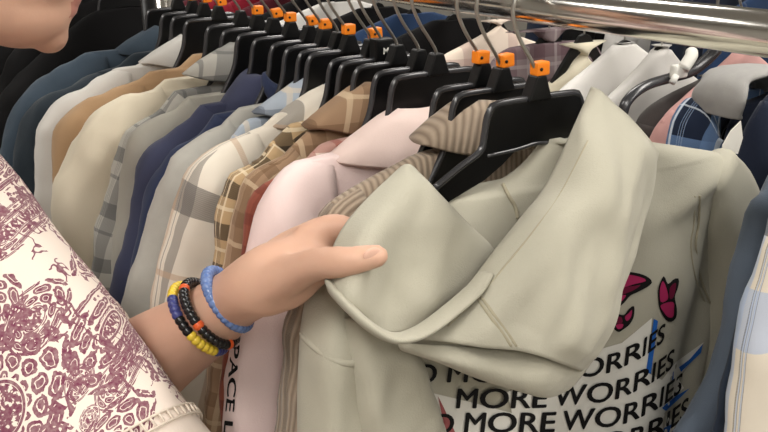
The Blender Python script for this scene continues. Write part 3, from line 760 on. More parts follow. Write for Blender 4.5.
# ---- print: lettering, shards and butterflies lie on the panel
def flat_on(poly, lift, mat, name, parent, sub=6):
    """polygon in photo outline, laid on the fabric surface"""
    from mathutils.geometry import delaunay_2d_cdt, intersect_point_tri_2d
    B = []
    for (xa, ya), (xb, yb) in zip(poly, poly[1:] + poly[:1]):
        n = max(1, int(math.hypot(xb - xa, yb - ya) / sub)); B += [Vector((xa + (xb - xa) * k / n, ya + (yb - ya) * k / n)) for k in range(n)]
    def inside(x, y):
        c = False
        for (xa, ya), (xb, yb) in zip(poly, poly[1:] + poly[:1]):
            if (ya > y) != (yb > y) and x < (xb - xa) * (y - ya) / (yb - ya) + xa: c = not c
        return c
    x0, x1 = min(p[0] for p in poly), max(p[0] for p in poly); y0, y1 = min(p[1] for p in poly), max(p[1] for p in poly)
    I = [Vector((x0 + sub * i, y0 + sub * j)) for i in range(int((x1 - x0) / sub) + 1) for j in range(int((y1 - y0) / sub) + 1)]
    I = [q for q in I if inside(q.x, q.y) and min((q - e).length for e in B) > sub * .4]
    co, _, fc, *_r = delaunay_2d_cdt(B + I, [(k, (k + 1) % len(B)) for k in range(len(B))], [], 0, 1e-5)
    bm = bmesh.new(); vs = [bm.verts.new((q.x, q.y, 0)) for q in co]
    for f in fc:
        cx = sum(co[k].x for k in f) / len(f); cy = sum(co[k].y for k in f) / len(f)
        if inside(cx, cy): bm.faces.new([vs[k] for k in f])
    for v in bm.verts: v.co = loc(onf(v.co.x, v.co.y, lift))
    me = bpy.data.meshes.new('m'); bm.to_mesh(me); bm.free()
    for p in me.polygons:
        p.use_smooth = True
    o = link(name, me, mat, parent)
    return o
shard = flat_on([(428, 392), (470, 402), (512, 413), (507, 392), (540, 380), (590, 352), (622, 343), (652, 318), (650, 345), (646, 372), (662, 380), (676, 362), (704, 342), (694, 358), (678, 378), (684, 388), (672, 400), (664, 414), (676, 424), (668, 450), (438, 450)], 0.0010, M['white_ink'], 'printed_shard', hood_root, 6)
for pl in ([(654, 319), (658, 321), (651, 374), (646, 372)], [(703, 344), (701, 353), (684, 369), (672, 381), (673, 372), (690, 359)], [(690, 388), (682, 396), (666, 411), (662, 408), (676, 396)], [(672, 424), (668, 436), (660, 450), (664, 428)]):
    flat_on(pl, 0.0018, M['blue_ink'], 'blue_streak', shard)
flat_on([(438, 396), (444, 408), (456, 434), (446, 434)], 0.0018, M['red_ink'], 'red_streak', shard)
SX = [0, .10, .20, .28, .35, .42, .53, .62, .70, .78, .82, .89, 1.0]
PX = [457, 479, 506, 526, 544, 557, 580, 603, 621, 638, 648, 659, 673]
BY = [408, 408, 408, 408, 407.5, 406, 404, 402, 398, 390, 385, 378, 367]
def bold_text(s, w=0.020):
    me = text_raw(s, 0.0, 4); bm = bmesh.new()
    for dx, dz in ((-w, 0), (0, .0), (w, 0), (0, .016), (0, -.016)):
        n0 = len(bm.verts); bm.from_mesh(me); bm.verts.ensure_lookup_table()
        for v in bm.verts[n0:]: v.co.x += dx; v.co.y += dz
    out = bpy.data.meshes.new('m'); bm.to_mesh(out); bm.free(); return out
def text_row(s, x0, dx, dy, H, name):
    me = bold_text(s)
    W = text_raw('MORE WORRIES', 0.0, 1); w0 = min(v.co.x for v in W.vertices); w1 = max(v.co.x for v in W.vertices); hh = 0.70
    full = [v.co.x for v in me.vertices]; off = max(full) - w1        # rows align on the last S
    bm = bmesh.new(); bm.from_mesh(me)
    for ax in (0, 1):
        lo = min(v.co[ax] for v in bm.verts); hi = max(v.co[ax] for v in bm.verts); k = lo + 0.11
        while k < hi:
            co = [0, 0, 0]; no = [0, 0, 0]; co[ax] = k; no[ax] = 1
            bmesh.ops.bisect_plane(bm, geom=bm.verts[:] + bm.edges[:] + bm.faces[:], plane_co=co, plane_no=no); k += 0.11
    for v in bm.verts:
        q = (v.co.x - off - w0) / (w1 - w0)
        if q < 0: px = PX[0] + q * 215; by = BY[0] - 0.6 * q * 20
        else: px = interp(SX, PX, q); by = interp(SX, BY, q)
        t = v.co.y / hh
        sl = (interp(SX, BY, min(1, q + .04)) - interp(SX, BY, max(0, q - .04))) / max(1, (interp(SX, PX, min(1, q + .04)) - interp(SX, PX, max(0, q - .04))))
        v.co = loc(onf(px + dx + t * H * 0.12, by + dy - t * H, 0.0024))
    out = bpy.data.meshes.new('m'); bm.to_mesh(out); bm.free()
    link(name, out, M['black_ink'], hood_root)
text_row('NO MORE WORRIES', 0, -9, -26, 19, 'lettering')
text_row('MORE WORRIES', 0, 0, 0, 19.5, 'lettering')
text_row('NO MORE WORRIES', 0, 8, 24.5, 20, 'lettering')
text_row('MORE WORRIES', 0, 14, 49, 20, 'lettering')
def soft(poly, n=40):
    P = [(x, y, 0) for x, y in poly]; m_ = len(P); C = cr(P[-2:] + P + P[:3], 8 * n)
    i0 = min(range(len(C)), key=lambda i: (C[i] - Vector(P[0])).length if i < len(C) // 2 else 9e9); i1 = min(range(len(C)), key=lambda i: (C[i] - Vector(P[0])).length if i > len(C) // 2 else 9e9)
    return [(p.x, p.y) for p in even(C[i0:i1 + 1], n)][:-1]
def butterfly(outer, inners, name='butterfly_print'):
    o = flat_on(soft(outer), 0.0014, M['black_ink'], name, hood_root, 3)
    for k, q in enumerate(inners): flat_on(soft(q, 24), 0.0024, M['magenta_ink'] if k % 2 == 0 else M['dark_magenta_ink'], 'wing_patch', o, 3)
butterfly([(620, 273), (630, 272), (644, 275), (652, 281), (649, 286), (638, 292), (630, 296), (624, 303), (615, 309), (612, 300)],
          [[(621, 276), (631, 275), (643, 278), (646, 281), (635, 284), (622, 287)], [(619, 289), (634, 286), (641, 285), (634, 290), (627, 293), (618, 296)], [(617, 298), (626, 295), (622, 301), (616, 305)]])
butterfly([(664, 276), (668, 284), (674, 279), (679, 279), (678, 288), (675, 297), (677, 309), (676, 318), (671, 322), (666, 320), (660, 310), (658, 296), (659, 286)],
          [[(663, 281), (667, 290), (668, 299), (661, 302), (660, 290)], [(670, 288), (676, 283), (674, 296), (670, 299)], [(661, 305), (673, 302), (674, 310), (673, 317), (668, 317), (663, 311)]])
butterfly([(634, 306), (634, 316), (630, 324), (624, 329), (618, 332), (611, 325), (611, 318), (617, 314), (624, 315), (629, 309)],
          [[(632, 310), (631, 317), (627, 321), (625, 317), (629, 313)], [(613, 318), (621, 317), (622, 323), (614, 323)], [(616, 325), (623, 324), (622, 328), (618, 329)]])

# ---- hood: two thick draped flaps
def bez_grid(C, nu, nv, wr=0.0, seed=0.0):
    rows = [cr([at(x, y, Y) for x, y, Y in r], nu) for r in C]
    cols = [cr([r[j] for r in rows], nv) for j in range(nu)]
    P = [[cols[j][i] for j in range(nu)] for i in range(nv)]
    if wr:
        for i, r in enumerate(P):
            for j, p in enumerate(r):
                e = min(1, min(i, nv - 1 - i) / 5, min(j, nu - 1 - j) / 5)
                p.y += e * (noise.noise(Vector((p.x * 20 + seed, p.z * 11, 1.7))) * wr + noise.noise(Vector((p.x * 45 - p.z * 22, p.z * 30, seed))) * wr * 0.35)
    return P
def cloth(P, name, parent, thick=0.0035):
    me = grid([[loc(p) for p in r] for r in P]); o = link(name, me, M['hoodie'], parent)
    s_ = o.modifiers.new('s', 'SOLIDIFY'); s_.thickness = thick; s_.offset = 0
    return o
o4 = cloth(bez_grid(FD, 50, 90, 0.010, 3.0), 'side_fold', hood_root)
HR = [
 [(592, 88, .478), (600, 92, .468), (612, 104, .462), (628, 118, .458), (646, 138, .458), (655, 150, .470)],
 [(574, 130, .455), (584, 131, .440), (602, 138, .428), (624, 148, .420), (644, 155, .420), (654, 164, .448)],
 [(547, 186, .440), (560, 186, .424), (586, 190, .405), (615, 196, .400), (637, 200, .402), (646, 204, .436)],
 [(520, 221, .432), (534, 221, .412), (562, 226, .392), (596, 234, .390), (624, 240, .392), (633, 244, .428)],
 [(494, 254, .426), (508, 256, .404), (540, 264, .382), (580, 274, .380), (612, 282, .383), (621, 284, .420)],
 [(466, 290, .422), (482, 291, .402), (515, 298, .376), (560, 308, .372), (598, 320, .378), (607, 322, .415)],
 [(432, 320, .418), (452, 320, .400), (492, 326, .374), (540, 336, .366), (582, 348, .374), (595, 350, .412)],
 [(404, 340, .415), (428, 339, .400), (474, 346, .376), (524, 352, .366), (570, 366, .374), (583, 372, .412)],
]
P1 = bez_grid(HR, 60, 80, 0.011, 2.0)
o1 = cloth(P1, 'hood', hood_root)
HB = [
 [(398, 342, .416), (424, 345, .402), (470, 348, .386), (520, 349, .382), (562, 337, .386), (588, 352, .398)],
 [(400, 346, .414), (428, 354, .398), (472, 364, .376), (522, 374, .370), (558, 374, .374), (582, 372, .400)],
 [(404, 349, .416), (434, 358, .402), (474, 374, .382), (520, 388, .374), (548, 394, .380), (568, 388, .404)],
 [(410, 348, .424), (440, 357, .414), (476, 373, .400), (520, 387, .394), (552, 393, .398), (566, 386, .414)],
]
o2 = cloth(bez_grid(HB, 60, 30, 0.003, 5.0), 'hood_underside', o1)
HL = [
 [(399, 171, .486), (404, 167, .484), (409, 166, .482), (414, 170, .483), (420, 177, .486)],
 [(368, 200, .472), (390, 195, .463), (412, 188, .462), (430, 188, .465), (440, 197, .472)],
 [(346, 226, .462), (376, 222, .444), (410, 218, .452), (442, 214, .454), (465, 223, .462)],
 [(333, 252, .458), (364, 250, .430), (402, 248, .446), (450, 244, .446), (493, 252, .456)],
 [(328, 274, .450), (356, 276, .420), (392, 280, .438), (438, 276, .436), (482, 274, .446)],
 [(329, 288, .444), (350, 300, .414), (384, 312, .424), (428, 302, .426), (464, 292, .438)],
 [(334, 296, .444), (352, 314, .422), (382, 332, .418), (418, 328, .422), (446, 308, .436)],
]
o3 = cloth(bez_grid(HL, 50, 60, 0.004, 8.0), 'hood_lining', hood_root)
# folded hems along the opening
def hem(pts, r, name, flat=0.42, n=70):
    P = [loc(at(x, y, Y)) for x, y, Y in pts]
    return link(name, tube(P, lambda s: r * (0.75 + 0.25 * min(1, s * 8, (1 - s) * 8)), 14, n, flat, up=(0.2, -1, 0.1)), M['hoodie'], hood_root)
hem([(331, 286, .440), (344, 302, .420), (364, 322, .406), (384, 335, .400), (402, 338, .396), (424, 330, .396), (450, 311, .398), (474, 290, .402), (486, 274, .406)], 0.0100, 'hood_hem', 0.34)
def seamline(pts, r=0.0011):
    return link('seam', tube([loc(at(x, y, Y)) for x, y, Y in pts], r, 8, 50), M['stitch'], o1)
# seam down the middle of the hood: rides on the flap surface
from mathutils.bvhtree import BVHTree
def bvh_of(P):
    nr, nc = len(P), len(P[0])
    return BVHTree.FromPolygons([p for r in P for p in r], [(i * nc + j, i * nc + j + 1, (i + 1) * nc + j + 1, (i + 1) * nc + j) for i in range(nr - 1) for j in range(nc - 1)])
BV1 = bvh_of(P1)
def near_surface(px, py, P):
    d = (R_ * ((px - 384) / FP) + U_ * ((216 - py) / FP) + F_).normalized()
    q = BV1.ray_cast(CAM, d)[0]
    return None if q is None else q - d * 0.0018
def dens(pts, n=40): return [(p.x, p.y) for p in cr([(x, y, 0) for x, y in pts], n)]
for off in (0, 5):
    pts = [(472 + off, 291), (482 + off, 305), (492 + off, 319), (503 + off, 334), (511 + off, 346)]
    link('seam', tube([loc(q) for q in (near_surface(x, y, P1) for x, y in dens(pts)) if q is not None], 0.0012, 8), M['stitch'], o1)
for offx, offy in ((12, 5),):
    pts = [(436 + offx, 322 + offy), (466 + offx, 294 + offy), (496 + offx, 258 + offy), (522 + offx, 226 + offy), (548 + offx, 190 + offy), (576 + offx, 136 + offy)]
    link('seam', tube([loc(q) for q in (near_surface(x, y, P1) for x, y in dens(pts)) if q is not None], 0.0010, 8), M['stitch'], o1)
pts = [loc(onf(x, y, 0.0012)) for x, y in ((503, 184), (509, 196), (515, 206), (518, 218))]
link('seam', tube(pts, 0.0016, 8, 30), M['stitch'], hood_root)

# lettering down the front edge of the pink shirt
def pink_text():
    me = bold_text('SPACE L', .03); xs = [v.co.x for v in me.vertices]; a, b = min(xs), max(xs)
    bm = bmesh.new(); bm.from_mesh(me)
    for v in bm.verts:
        q = (v.co.x - a) / (b - a); t = v.co.y / 0.7
        px = 232.5 - 9 * q + t * 8.5; py = 330 + q * 104 + t * 1.0
        v.co = at(px, py, 0.598) - S['pink'].location
    out = bpy.data.meshes.new('m'); bm.to_mesh(out); bm.free()
    o = link('lettering', out, M['black_ink'], S['pink']); o['label'] = 'black lettering running down the shirt edge'
    return o
PT = pink_text()
from mathutils.bvhtree import BVHTree
sl = next(c for c in S['pink'].children if c.name.startswith('sleeve') and min(v.co.x for v in c.data.vertices) < -0.1)
bv = BVHTree.FromPolygons([v.co.copy() for v in sl.data.vertices], [tuple(p.vertices) for p in sl.data.polygons])
for v in PT.data.vertices:
    o_ = CAM - S['pink'].location; d = (v.co - o_).normalized()
    h = bv.ray_cast(o_, d)
    if h[0] is not None: v.co = h[0] - d * 0.0012

# ------------------------------------------------------------------ the shopper
skin = G('skin'); so_ = skin.ob()
sk = skin.mix(skin.noise(so_, 14, 4), lin((214, 174, 150)), lin((203, 160, 138)))
sk = skin.mix(skin.mth('MULTIPLY', skin.noise(so_, 90, 3), 0.3), sk, lin((196, 152, 130)))
skin.bump(skin.noise(so_, 420, 3), 0.12, 0.0008)
skin.b.inputs['Subsurface Weight'].default_value = 0.12; skin.b.inputs['Subsurface Radius'].default_value = (0.012, 0.005, 0.003)
skin.b.inputs['Subsurface Scale'].default_value = 0.6
M['skin'] = skin.fin(sk, 0.5, 0.35)
M['lips'] = fabric('lips', (188, 132, 118), (180, 122, 110), bump=0.05); M['hair'] = plain('dark_hair', (26, 20, 18), 0.45, 0.4)
M['eye_white'] = plain('eye_white', (225, 220, 212), 0.25, 0.5); M['iris'] = plain('iris', (60, 40, 28), 0.25, 0.5); M['trouser'] = fabric('dark_trousers', (40, 40, 46)); M['shoe'] = plain('black_shoe', (22, 22, 24), 0.5)

CH = atz(64, 56, 0.80)                       # underside of the chin
fx = Vector((1.0, -0.10, 0.0)).normalized()
PIT = math.radians(16)
fw = (fx * math.cos(PIT) - Vector((0, 0, 1)) * math.sin(PIT)).normalized()
sdv = Vector((0, 0, 1)).cross(fx).normalized(); upv = fw.cross(sdv).normalized() * 1.0
if upv.z < 0: upv = -upv
def hd(f, s, u): return CH + fw * f + sdv * s + upv * u

pieces = []
def ell(c, r, ax=None, sub=4):
    bm = bmesh.new(); bmesh.ops.create_icosphere(bm, subdivisions=sub, radius=1.0)
    A = ax or (Vector((1, 0, 0)), Vector((0, 1, 0)), Vector((0, 0, 1)))
    for v in bm.verts: v.co = c + A[0] * v.co.x * r[0] + A[1] * v.co.y * r[1] + A[2] * v.co.z * r[2]
    me = bpy.data.meshes.new('m'); bm.to_mesh(me); bm.free(); return me
HA = (fw, sdv, upv)
def hell(f, s, u, r): return ell(hd(f, s, u), r, HA)
def limb(pts, rr, n=40, seg=24, flat=1.0, up=None):
    P = cr(pts, n); xs = [i / (len(rr) - 1) for i in range(len(rr))]
    body = tube(P, lambda t: interp(xs, rr, t), seg, None, flat, up)
    return merge(body, ell(P[0], (rr[0] * .98,) * 3, None, 3), ell(P[-1], (rr[-1] * .98,) * 3, None, 3))

head = [hell(-.095, 0, .140, (.098, .076, .092)), hell(-.060, 0, .085, (.062, .062, .085)), hell(-.052, 0, .034, (.052, .052, .036)), hell(-.070, .030, .045, (.04, .026, .04)), hell(-.070, -.030, .045, (.04, .026, .04)),
        hell(-.017, 0, .0175, (.018, .024, .0185)), hell(-.020, 0, .045, (.022, .030, .022)), hell(-.0035, 0, .0435, (.0085, .021, .0065)), hell(-.001, 0, .0555, (.0085, .022, .0062)),
        hell(-.03, .034, .080, (.028, .026, .03)), hell(-.03, -.034, .080, (.028, .026, .03)), hell(-.018, 0, .128, (.024, .05, .016))]
head.append(limb([hd(-.006, 0, .122), hd(.004, 0, .100), hd(.015, 0, .080)], (.009, .0105, .0125), 16, 16))
for s in (-1, 1):
    head.append(hell(.004, s * .011, .076, (.009, .008, .007)))
    head.append(hell(-.095, s * .076, .098, (.018, .008, .031)))
SHR, SHL = Vector((0.035, 0.735, H0 - 0.215)), Vector((0.05, 1.02, H0 - 0.235))
neckb = Vector((0.015, 0.875, H0 - 0.235))
head.append(limb([hd(-.105, 0, .055), hd(-.125, 0, .005), neckb, neckb + Vector((-.02, 0, -.08))], (.054, .053, .060, .075), 20))
pel = Vector((-0.10, 0.90, H0 - 0.62))
torso = [limb([neckb + Vector((-.03, 0, -.06)), Vector((-.045, .88, H0 - .34)), Vector((-.08, .89, H0 - .50)), pel, pel + Vector((0, 0, -.06))], (.09, .105, .10, .115, .11), 40, 32, 1.0)]
torso.append(limb([SHR, neckb + Vector((-.02, 0, -.05)), SHL], (.052, .07, .052), 24))
ELR, ELL = Vector((0.105, 0.535, H0 - 0.40)), atz(112, 392, 0.80)
arms = [limb([SHR, (SHR + ELR) / 2 + Vector((-.01, 0, -.01)), ELR], (.052, .047, .041), 24), limb([ELR, Vector((.17, .44, H0 - .50)), Vector((.23, .36, H0 - .58))], (.041, .036, .026), 24),
        ell(Vector((.26, .325, H0 - .62)), (.045, .045, .05), None, 3)]
WR = atz(236, 298, 0.655)
arms.append(limb([SHL, (SHL + ELL) / 2 + Vector((-.02, 0, 0)), ELL], (.050, .045, .040), 24))
arms.append(limb([ELL, ELL.lerp(WR, .35) + Vector((0, 0, .004)), ELL.lerp(WR, .72), WR], (.041, .0410, .032, .0235), 40))
legs = []
for s in (-1, 1):
    hp0 = pel + Vector((0, s * .085, -.04))
    legs.append(limb([hp0, Vector((-.06, .90 + s * .09, .50)), Vector((-.10, .90 + s * .095, .10))], (.092, .060, .040), 40))
    legs.append(limb([Vector((-.11, .90 + s * .095, .05)), Vector((-.02, .90 + s * .10, .035)), Vector((.06, .90 + s * .105, .03))], (.036, .036, .028), 16))
# the hand on the hood: four fingers go behind the cloth, the thumb stays in front
def P3(px, py, Y): return at(px, py, Y)
hand = [limb([WR, P3(262, 281, .520), P3(292, 265, .510), P3(314, 252, .512)], (.0232, .0235, .024, .0175), 24, 24),
        limb([P3(262, 288, .520), P3(290, 278, .505), P3(312, 268, .490)], (.022, .022, .015), 20, 20),
        limb([P3(258, 280, .525), P3(290, 252, .528), P3(318, 234, .524)], (.018, .0165, .0125), 20, 20)]
hand.append(limb([P3(266, 286, .515), P3(292, 274, .484), P3(318, 264, .452), P3(345, 262, .428), P3(362, 259, .420), P3(378, 256, .417)], (.0185, .0160, .0128, .0112, .0106, .0078), 36, 20))
fing = [[(308, 236, .526), (334, 227, .518), (358, 234, .508), (380, 250, .500)], [(310, 250, .530), (338, 243, .530), (362, 252, .518), (384, 270, .508)],
        [(306, 264, .528), (332, 262, .530), (354, 270, .520), (374, 286, .510)], [(300, 276, .524), (322, 278, .524), (340, 284, .516), (354, 294, .508)]]
for f, r in zip(fing, (.0100, .0102, .0096, .0086)):
    hand.append(limb([P3(q[0], q[1], q[2] - .012) for q in f], (r * 1.12, r * 1.02, r * .94, r * .74), 24, 16))

allm = merge(*(head + torso + arms + legs + hand))
person = thing('person', 'person in a cream floral blouse reaching out to hold the beige hood', 'person', (pel.x, pel.y, 0))
PO = person.location.copy()
def remesh(me, vox, smooth_it, name, mat, smooth_f=0.5):
    for v in me.vertices: v.co = v.co - PO
    o = link(name, me, None, None)
    r = o.modifiers.new('r', 'REMESH'); r.mode = 'VOXEL'; r.voxel_size = vox; r.use_smooth_shade = True
    s_ = o.modifiers.new('s', 'SMOOTH'); s_.iterations = smooth_it; s_.factor = smooth_f
    dg = bpy.context.evaluated_depsgraph_get(); dg.update()
    out = bpy.data.meshes.new_from_object(o.evaluated_get(dg)); bpy.data.objects.remove(o)
    for p in out.polygons: p.use_smooth = True
    out.materials.clear()
    return link(name, out, mat, person)
body = remesh(allm, 0.0034, 7, 'body', [M['skin'], M['lips']])
lipc, lipc2 = hd(0.000, 0, .0435) - PO, hd(.002, 0, .0555) - PO
for p in body.data.polygons:
    c = p.center
    for q in (lipc, lipc2):
        d = c - q
        if abs(d.dot(upv)) < .0066 and abs(d.dot(sdv)) < .021 and abs(d.dot(fw)) < .012: p.material_index = 1
for s in (-1, 1):
    e = link('eye', ell(hd(-.022, s * .032, .112) - PO, (.0125,) * 3), M['eye_white'], person)
    link('iris', ell(hd(-.0112, s * .032, .110) - PO, (.003, .0058, .0058), HA, 3), M['iris'], e)
# hair: a dark bob set back from the cheek
hr = [hell(-.112, 0, .160, (.098, .086, .090)), hell(-.150, 0, .100, (.060, .082, .085)), hell(-.158, .0, .04, (.045, .075, .07))]
for s in (-1, 1): hr.append(hell(-.128, s * .058, .085, (.04, .030, .09)))
hair = remesh(merge(*hr), 0.005, 4, 'hair', M['hair'])
for v in hair.data.vertices: v.co += Vector((0, 0, 1)) * 0.003 * noise.noise(Vector((v.co.x * 20, v.co.y * 90, v.co.z * 8)))
# nail on the thumb
nb = P3(372, 254.5, .4135)
link('thumbnail', ell(nb - PO, (.0065, .0016, .0046), None, 3), fabric('nail', (226, 184, 164), (220, 176, 156), bump=.02), person)

# blouse
def uvp(px, py, z):
    p = atz(px, py, z) - PO; return (p.x * .84 - p.y * .54, p.z)
bg = G('floral_blouse'); bo = bg.ob(); bx, by_, bz = bg.sep(bo)
bu = bg.mth('ADD', bg.mth('MULTIPLY', bx, .84), bg.mth('MULTIPLY', by_, -.54)); bv_ = bz
nA = bg.noise(bo, 60, 3); nB = bg.noise(bo, 170, 3); nC = bg.noise(bo, 330, 2)
mask = None
def rosette(px, py, R, n, dens_=0.5, ph=0.0):
    global mask
    cu, cv = uvp(px, py, 0.60)
    du = bg.mth('SUBTRACT', bu, cu); dv = bg.mth('SUBTRACT', bv_, cv)
    r = bg.mth('DIVIDE', bg.mth('SQRT', bg.mth('ADD', bg.mth('MULTIPLY', du, du), bg.mth('MULTIPLY', dv, dv))), R)
    th = bg.mth('ADD', bg.mth('ARCTAN2', dv, du), ph)
    rk = bg.mth('MULTIPLY', bg.mth('ADD', r, bg.mth('MULTIPLY', bg.mth('SUBTRACT', nA, .5), .16)), 4.0)
    fu = bg.mth('SUBTRACT', bg.mth('FRACT', bg.mth('ADD', bg.mth('MULTIPLY', th, n / 6.28318), bg.mth('ADD', bg.mth('MULTIPLY', bg.mth('FLOOR', rk), .5), bg.mth('MULTIPLY', nB, .5)))), .5)
    fv = bg.mth('MULTIPLY', bg.mth('SUBTRACT', bg.mth('FRACT', rk), .5), .85)
    d = bg.mth('SQRT', bg.mth('ADD', bg.mth('MULTIPLY', fu, fu), bg.mth('MULTIPLY', fv, fv)))
    d = bg.mth('ADD', d, bg.mth('MULTIPLY', bg.mth('SUBTRACT', nC, .5), .14))
    pet = bg.mth('MULTIPLY', bg.mth('LESS_THAN', d, .43), bg.mth('SUBTRACT', 1.0, bg.mth('MULTIPLY', bg.mth('GREATER_THAN', d, .20), bg.mth('LESS_THAN', d, .25))))
    outer = bg.mth('MULTIPLY', pet, bg.mth('MULTIPLY', bg.mth('GREATER_THAN', r, .42), bg.mth('LESS_THAN', bg.mth('ADD', r, bg.mth('MULTIPLY', nA, .3)), 1.28)))
    core = bg.mth('MULTIPLY', bg.mth('LESS_THAN', r, .34), bg.mth('GREATER_THAN', nC, .44))
    ring = bg.mth('LESS_THAN', bg.mth('ABSOLUTE', bg.mth('SUBTRACT', r, .37)), .022)
    inner = bg.mth('MAXIMUM', core, ring)
    tot = bg.mth('MAXIMUM', outer, inner)
    mask = tot if mask is None else bg.mth('MAXIMUM', mask, tot)
for a in ((36, 366, .066, 14), (118, 320, .040, 9, .5, 1.0), (88, 408, .034, 8, .5, .4), (8, 296, .034, 8), (50, 300, .026, 7), (32, 196, .026, 6, .5, .7), (10, 160, .022, 6), (62, 248, .017, 5), (8, 232, .020, 6, .5, .3), (88, 262, .022, 6), (138, 398, .03, 8),
          (150, 425, .026, 9), (100, 350, .012, 4), (62, 212, .010, 4), (115, 375, .009, 5), (20, 428, .03, 9), (-40, 250, .05, 11), (-60, 350, .06, 12), (-30, 180, .03, 8), (130, 358, .016, 6), (44, 430, .02, 7), (-150, 200, .055, 12), (-190, 360, .07, 14), (-290, 270, .05, 10), (-300, 450, .065, 13), (-110, 500, .05, 11), (-400, 340, .05, 10), (60, 520, .05, 11), (-200, 560, .05, 10), (-60, 90, .04, 9), (-170, 90, .045, 10)):
    rosette(a[0], a[1], a[2] * .60, *a[3:])
dotm = bg.mth('MULTIPLY', bg.mth('LESS_THAN', bg.mth('ABSOLUTE', bg.mth('SUBTRACT', bg.noise(bo, 95, 1), .5)), .035), bg.mth('GREATER_THAN', bg.noise(bo, 26, 1), .56))
mask = bg.mth('MULTIPLY', bg.mth('MAXIMUM', mask, dotm), bg.mth('ADD', .62, bg.mth('MULTIPLY', nC, .55)), None, True)
bcol = bg.mix(mask, lin((226, 212, 200)), lin((112, 54, 76)))
bg.bump(bg.noise(bo, 700, 2), .25, .001)
M['blouse'] = bg.fin(bcol, .9, .1, sheen=.1)
M['lace'] = fabric('cream_lace', (224, 212, 196), (206, 190, 176), 1.0, 160)
# right sleeve follows the raised arm; its outer contour was taken at three stations
AX0, AX1 = atz(-84, 196, .665), atz(118, 492, .60)
dirn = (AX1 - AX0).normalized()
bl = [limb([AX0 - dirn * .06, AX0, AX0.lerp(AX1, .5), AX1, AX1 + dirn * .05], (.062, .072, .0735, .0745, .075), 50, 40),
      limb([SHR + Vector((-.03, .02, .0)), neckb + Vector((-.03, 0, -.035)), SHL + Vector((-.01, 0, .0))], (.066, .082, .062), 30, 32),
      limb([neckb + Vector((-.04, 0, -.06)), Vector((-.055, .87, H0 - .34)), Vector((-.09, .88, H0 - .52)), pel + Vector((0, 0, -.06))], (.115, .135, .13, .145), 40, 40),
      limb([SHR + Vector((-.035, .0, -.0)), Vector((-.045, .78, H0 - .33))], (.085, .09), 16, 32),
      limb([SHL, SHL.lerp(ELL, .5) + Vector((-.02, 0, 0)), SHL.lerp(ELL, .86) + Vector((-.01, 0, 0))], (.062, .066, .064), 30, 32)]
blm = merge(*bl)
blouse = remesh(blm, 0.005, 8, 'blouse', M['blouse'])
for v in blouse.data.vertices:
    v.co += v.normal * (noise.noise(Vector((v.co.x * 9 + v.co.z * 7, v.co.y * 9, v.co.z * 6))) * .006 + noise.noise(Vector((v.co.x * 24, v.co.y * 24, v.co.z * 16 + 4))) * .0018)
# openwork band round the sleeve, two thin cords with knots between
lc = AX0.lerp(AX1, 0.955)
u1 = dirn.cross(Vector((0, 0, 1))).normalized(); u2 = dirn.cross(u1).normalized()
def ringp(c, r, n=72): return [c + u1 * (r * math.cos(2 * math.pi * k / n)) + u2 * (r * math.sin(2 * math.pi * k / n)) - PO for k in range(n + 1)]
lm = []
for off in (-.004, .004): lm.append(tube(ringp(lc + dirn * off,   .0762), .0010, 8, None, caps=False))
for k in range(60):
    a = 2 * math.pi * k / 60; q = u1 * math.cos(a) + u2 * math.sin(a)
    lm.append(tube([lc - dirn * .004 + q * .0762 - PO, lc + q * .0766 - PO, lc + dirn * .004 + q * .0762 - PO], .0009, 6))
link('lace_trim', merge(*lm), M['lace'], blouse)['label'] = 'cream openwork band round the sleeve'
tr = []
for s in (-1, 1): tr.append(limb([pel + Vector((0, s * .085, .02)), Vector((-.06, .90 + s * .09, .50)), Vector((-.10, .90 + s * .095, .12))], (.110, .080, .07), 40, 28))
tr.append(limb([pel + Vector((0, -.06, 0)), pel + Vector((0, .06, 0))], (.115, .115), 10, 28))
remesh(merge(*tr), 0.008, 4, 'trousers', M['trouser'])
for s in (-1, 1):
    link('shoe', merge(*[mm for mm in [tube([Vector((-.15, .90 + s * .095, .045)) - PO, Vector((-.10, .90 + s * .097, .05)) - PO, Vector((-.02, .90 + s * .10, .042)) - PO, Vector((.085, .90 + s * .106, .036)) - PO], lambda t: .043 - .012 * t * t, 20, 24)]]), M['shoe'], person)

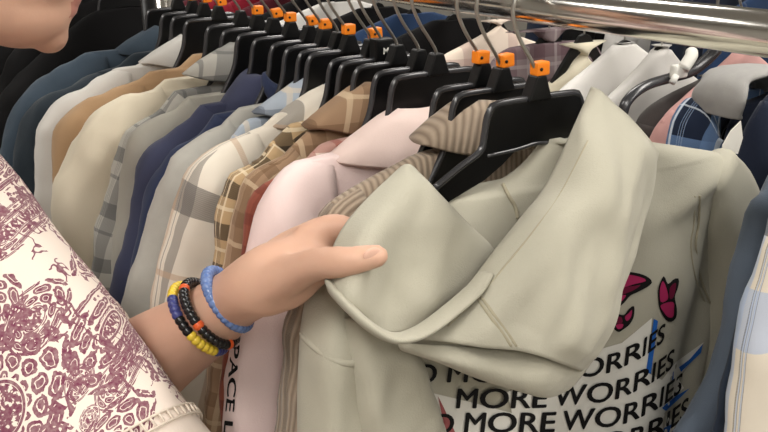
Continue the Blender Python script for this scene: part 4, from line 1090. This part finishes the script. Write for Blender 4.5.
# bracelets
def bracelet(px, py, z, axis, r, name, label, beads):
    """beads: list of (count, bead radius, material) runs round the wrist"""
    c = atz(px, py, z); a = axis.normalized(); e1 = a.cross(Vector((0, 0, 1))).normalized(); e2 = a.cross(e1).normalized()
    tot = sum(n for n, _, _ in beads); k = 0; bm = bmesh.new(); mats = []
    for n, br, mt in beads:
        if mt not in mats: mats.append(mt)
        for _ in range(n):
            t = 2 * math.pi * k / tot; k += 1
            p = c + e1 * (r * math.cos(t)) + e2 * (r * math.sin(t)) - PO
            n0 = len(bm.faces); bm.from_mesh(ell(p, (br,) * 3, None, 2)); bm.faces.ensure_lookup_table()
            for f in bm.faces[n0:]: f.material_index = mats.index(mt)
    me = bpy.data.meshes.new('m'); bm.to_mesh(me); bm.free()
    for f in me.polygons: f.use_smooth = True
    o = link(name, me, mats, person); o['label'] = label
    rp = [c + e1 * (r * math.cos(2 * math.pi * q / 40)) + e2 * (r * math.sin(2 * math.pi * q / 40)) - PO for q in range(41)]
    link('cord', tube(rp, .001, 6, None, caps=False), M['black_ink'], o)
bb = G('blue_beads'); bb.fin(bb.mix(bb.noise(bb.ob(), 240, 2), lin((54, 86, 150)), lin((128, 152, 196))), .2, .6); MB = bb.m
MY = plain('yellow_bead', (216, 186, 62), .35); MK = plain('black_bead', (18, 18, 20), .25, .6); MO = plain('orange_bead', (214, 92, 44), .4); MN = plain('indigo_bead', (62, 66, 120), .3)
fa = (WR - ELL).normalized(); fa = (fa - F_ * fa.dot(F_) * 0.75).normalized()
bracelet(228, 299, .660, fa + R_ * .08, .0252, 'bracelet', 'blue beaded bracelet nearest the hand', [(34, .0050, MB)])
bracelet(210, 313, .668, fa, .0290, 'bracelet', 'black beaded bracelet with orange beads', [(7, .0042, MK), (1, .0044, MO)] * 5)
bracelet(200, 318, .672, fa, .0305, 'bracelet', 'bracelet of yellow and indigo beads', [(6, .0042, MY), (4, .0044, MN), (3, .0042, MK)] * 3)
sc.view_settings.view_transform = 'Standard'; sc.view_settings.look = 'None'; sc.view_settings.gamma = 1.0; sc.view_settings.use_curve_mapping = False
sc.view_settings.exposure = 0.1
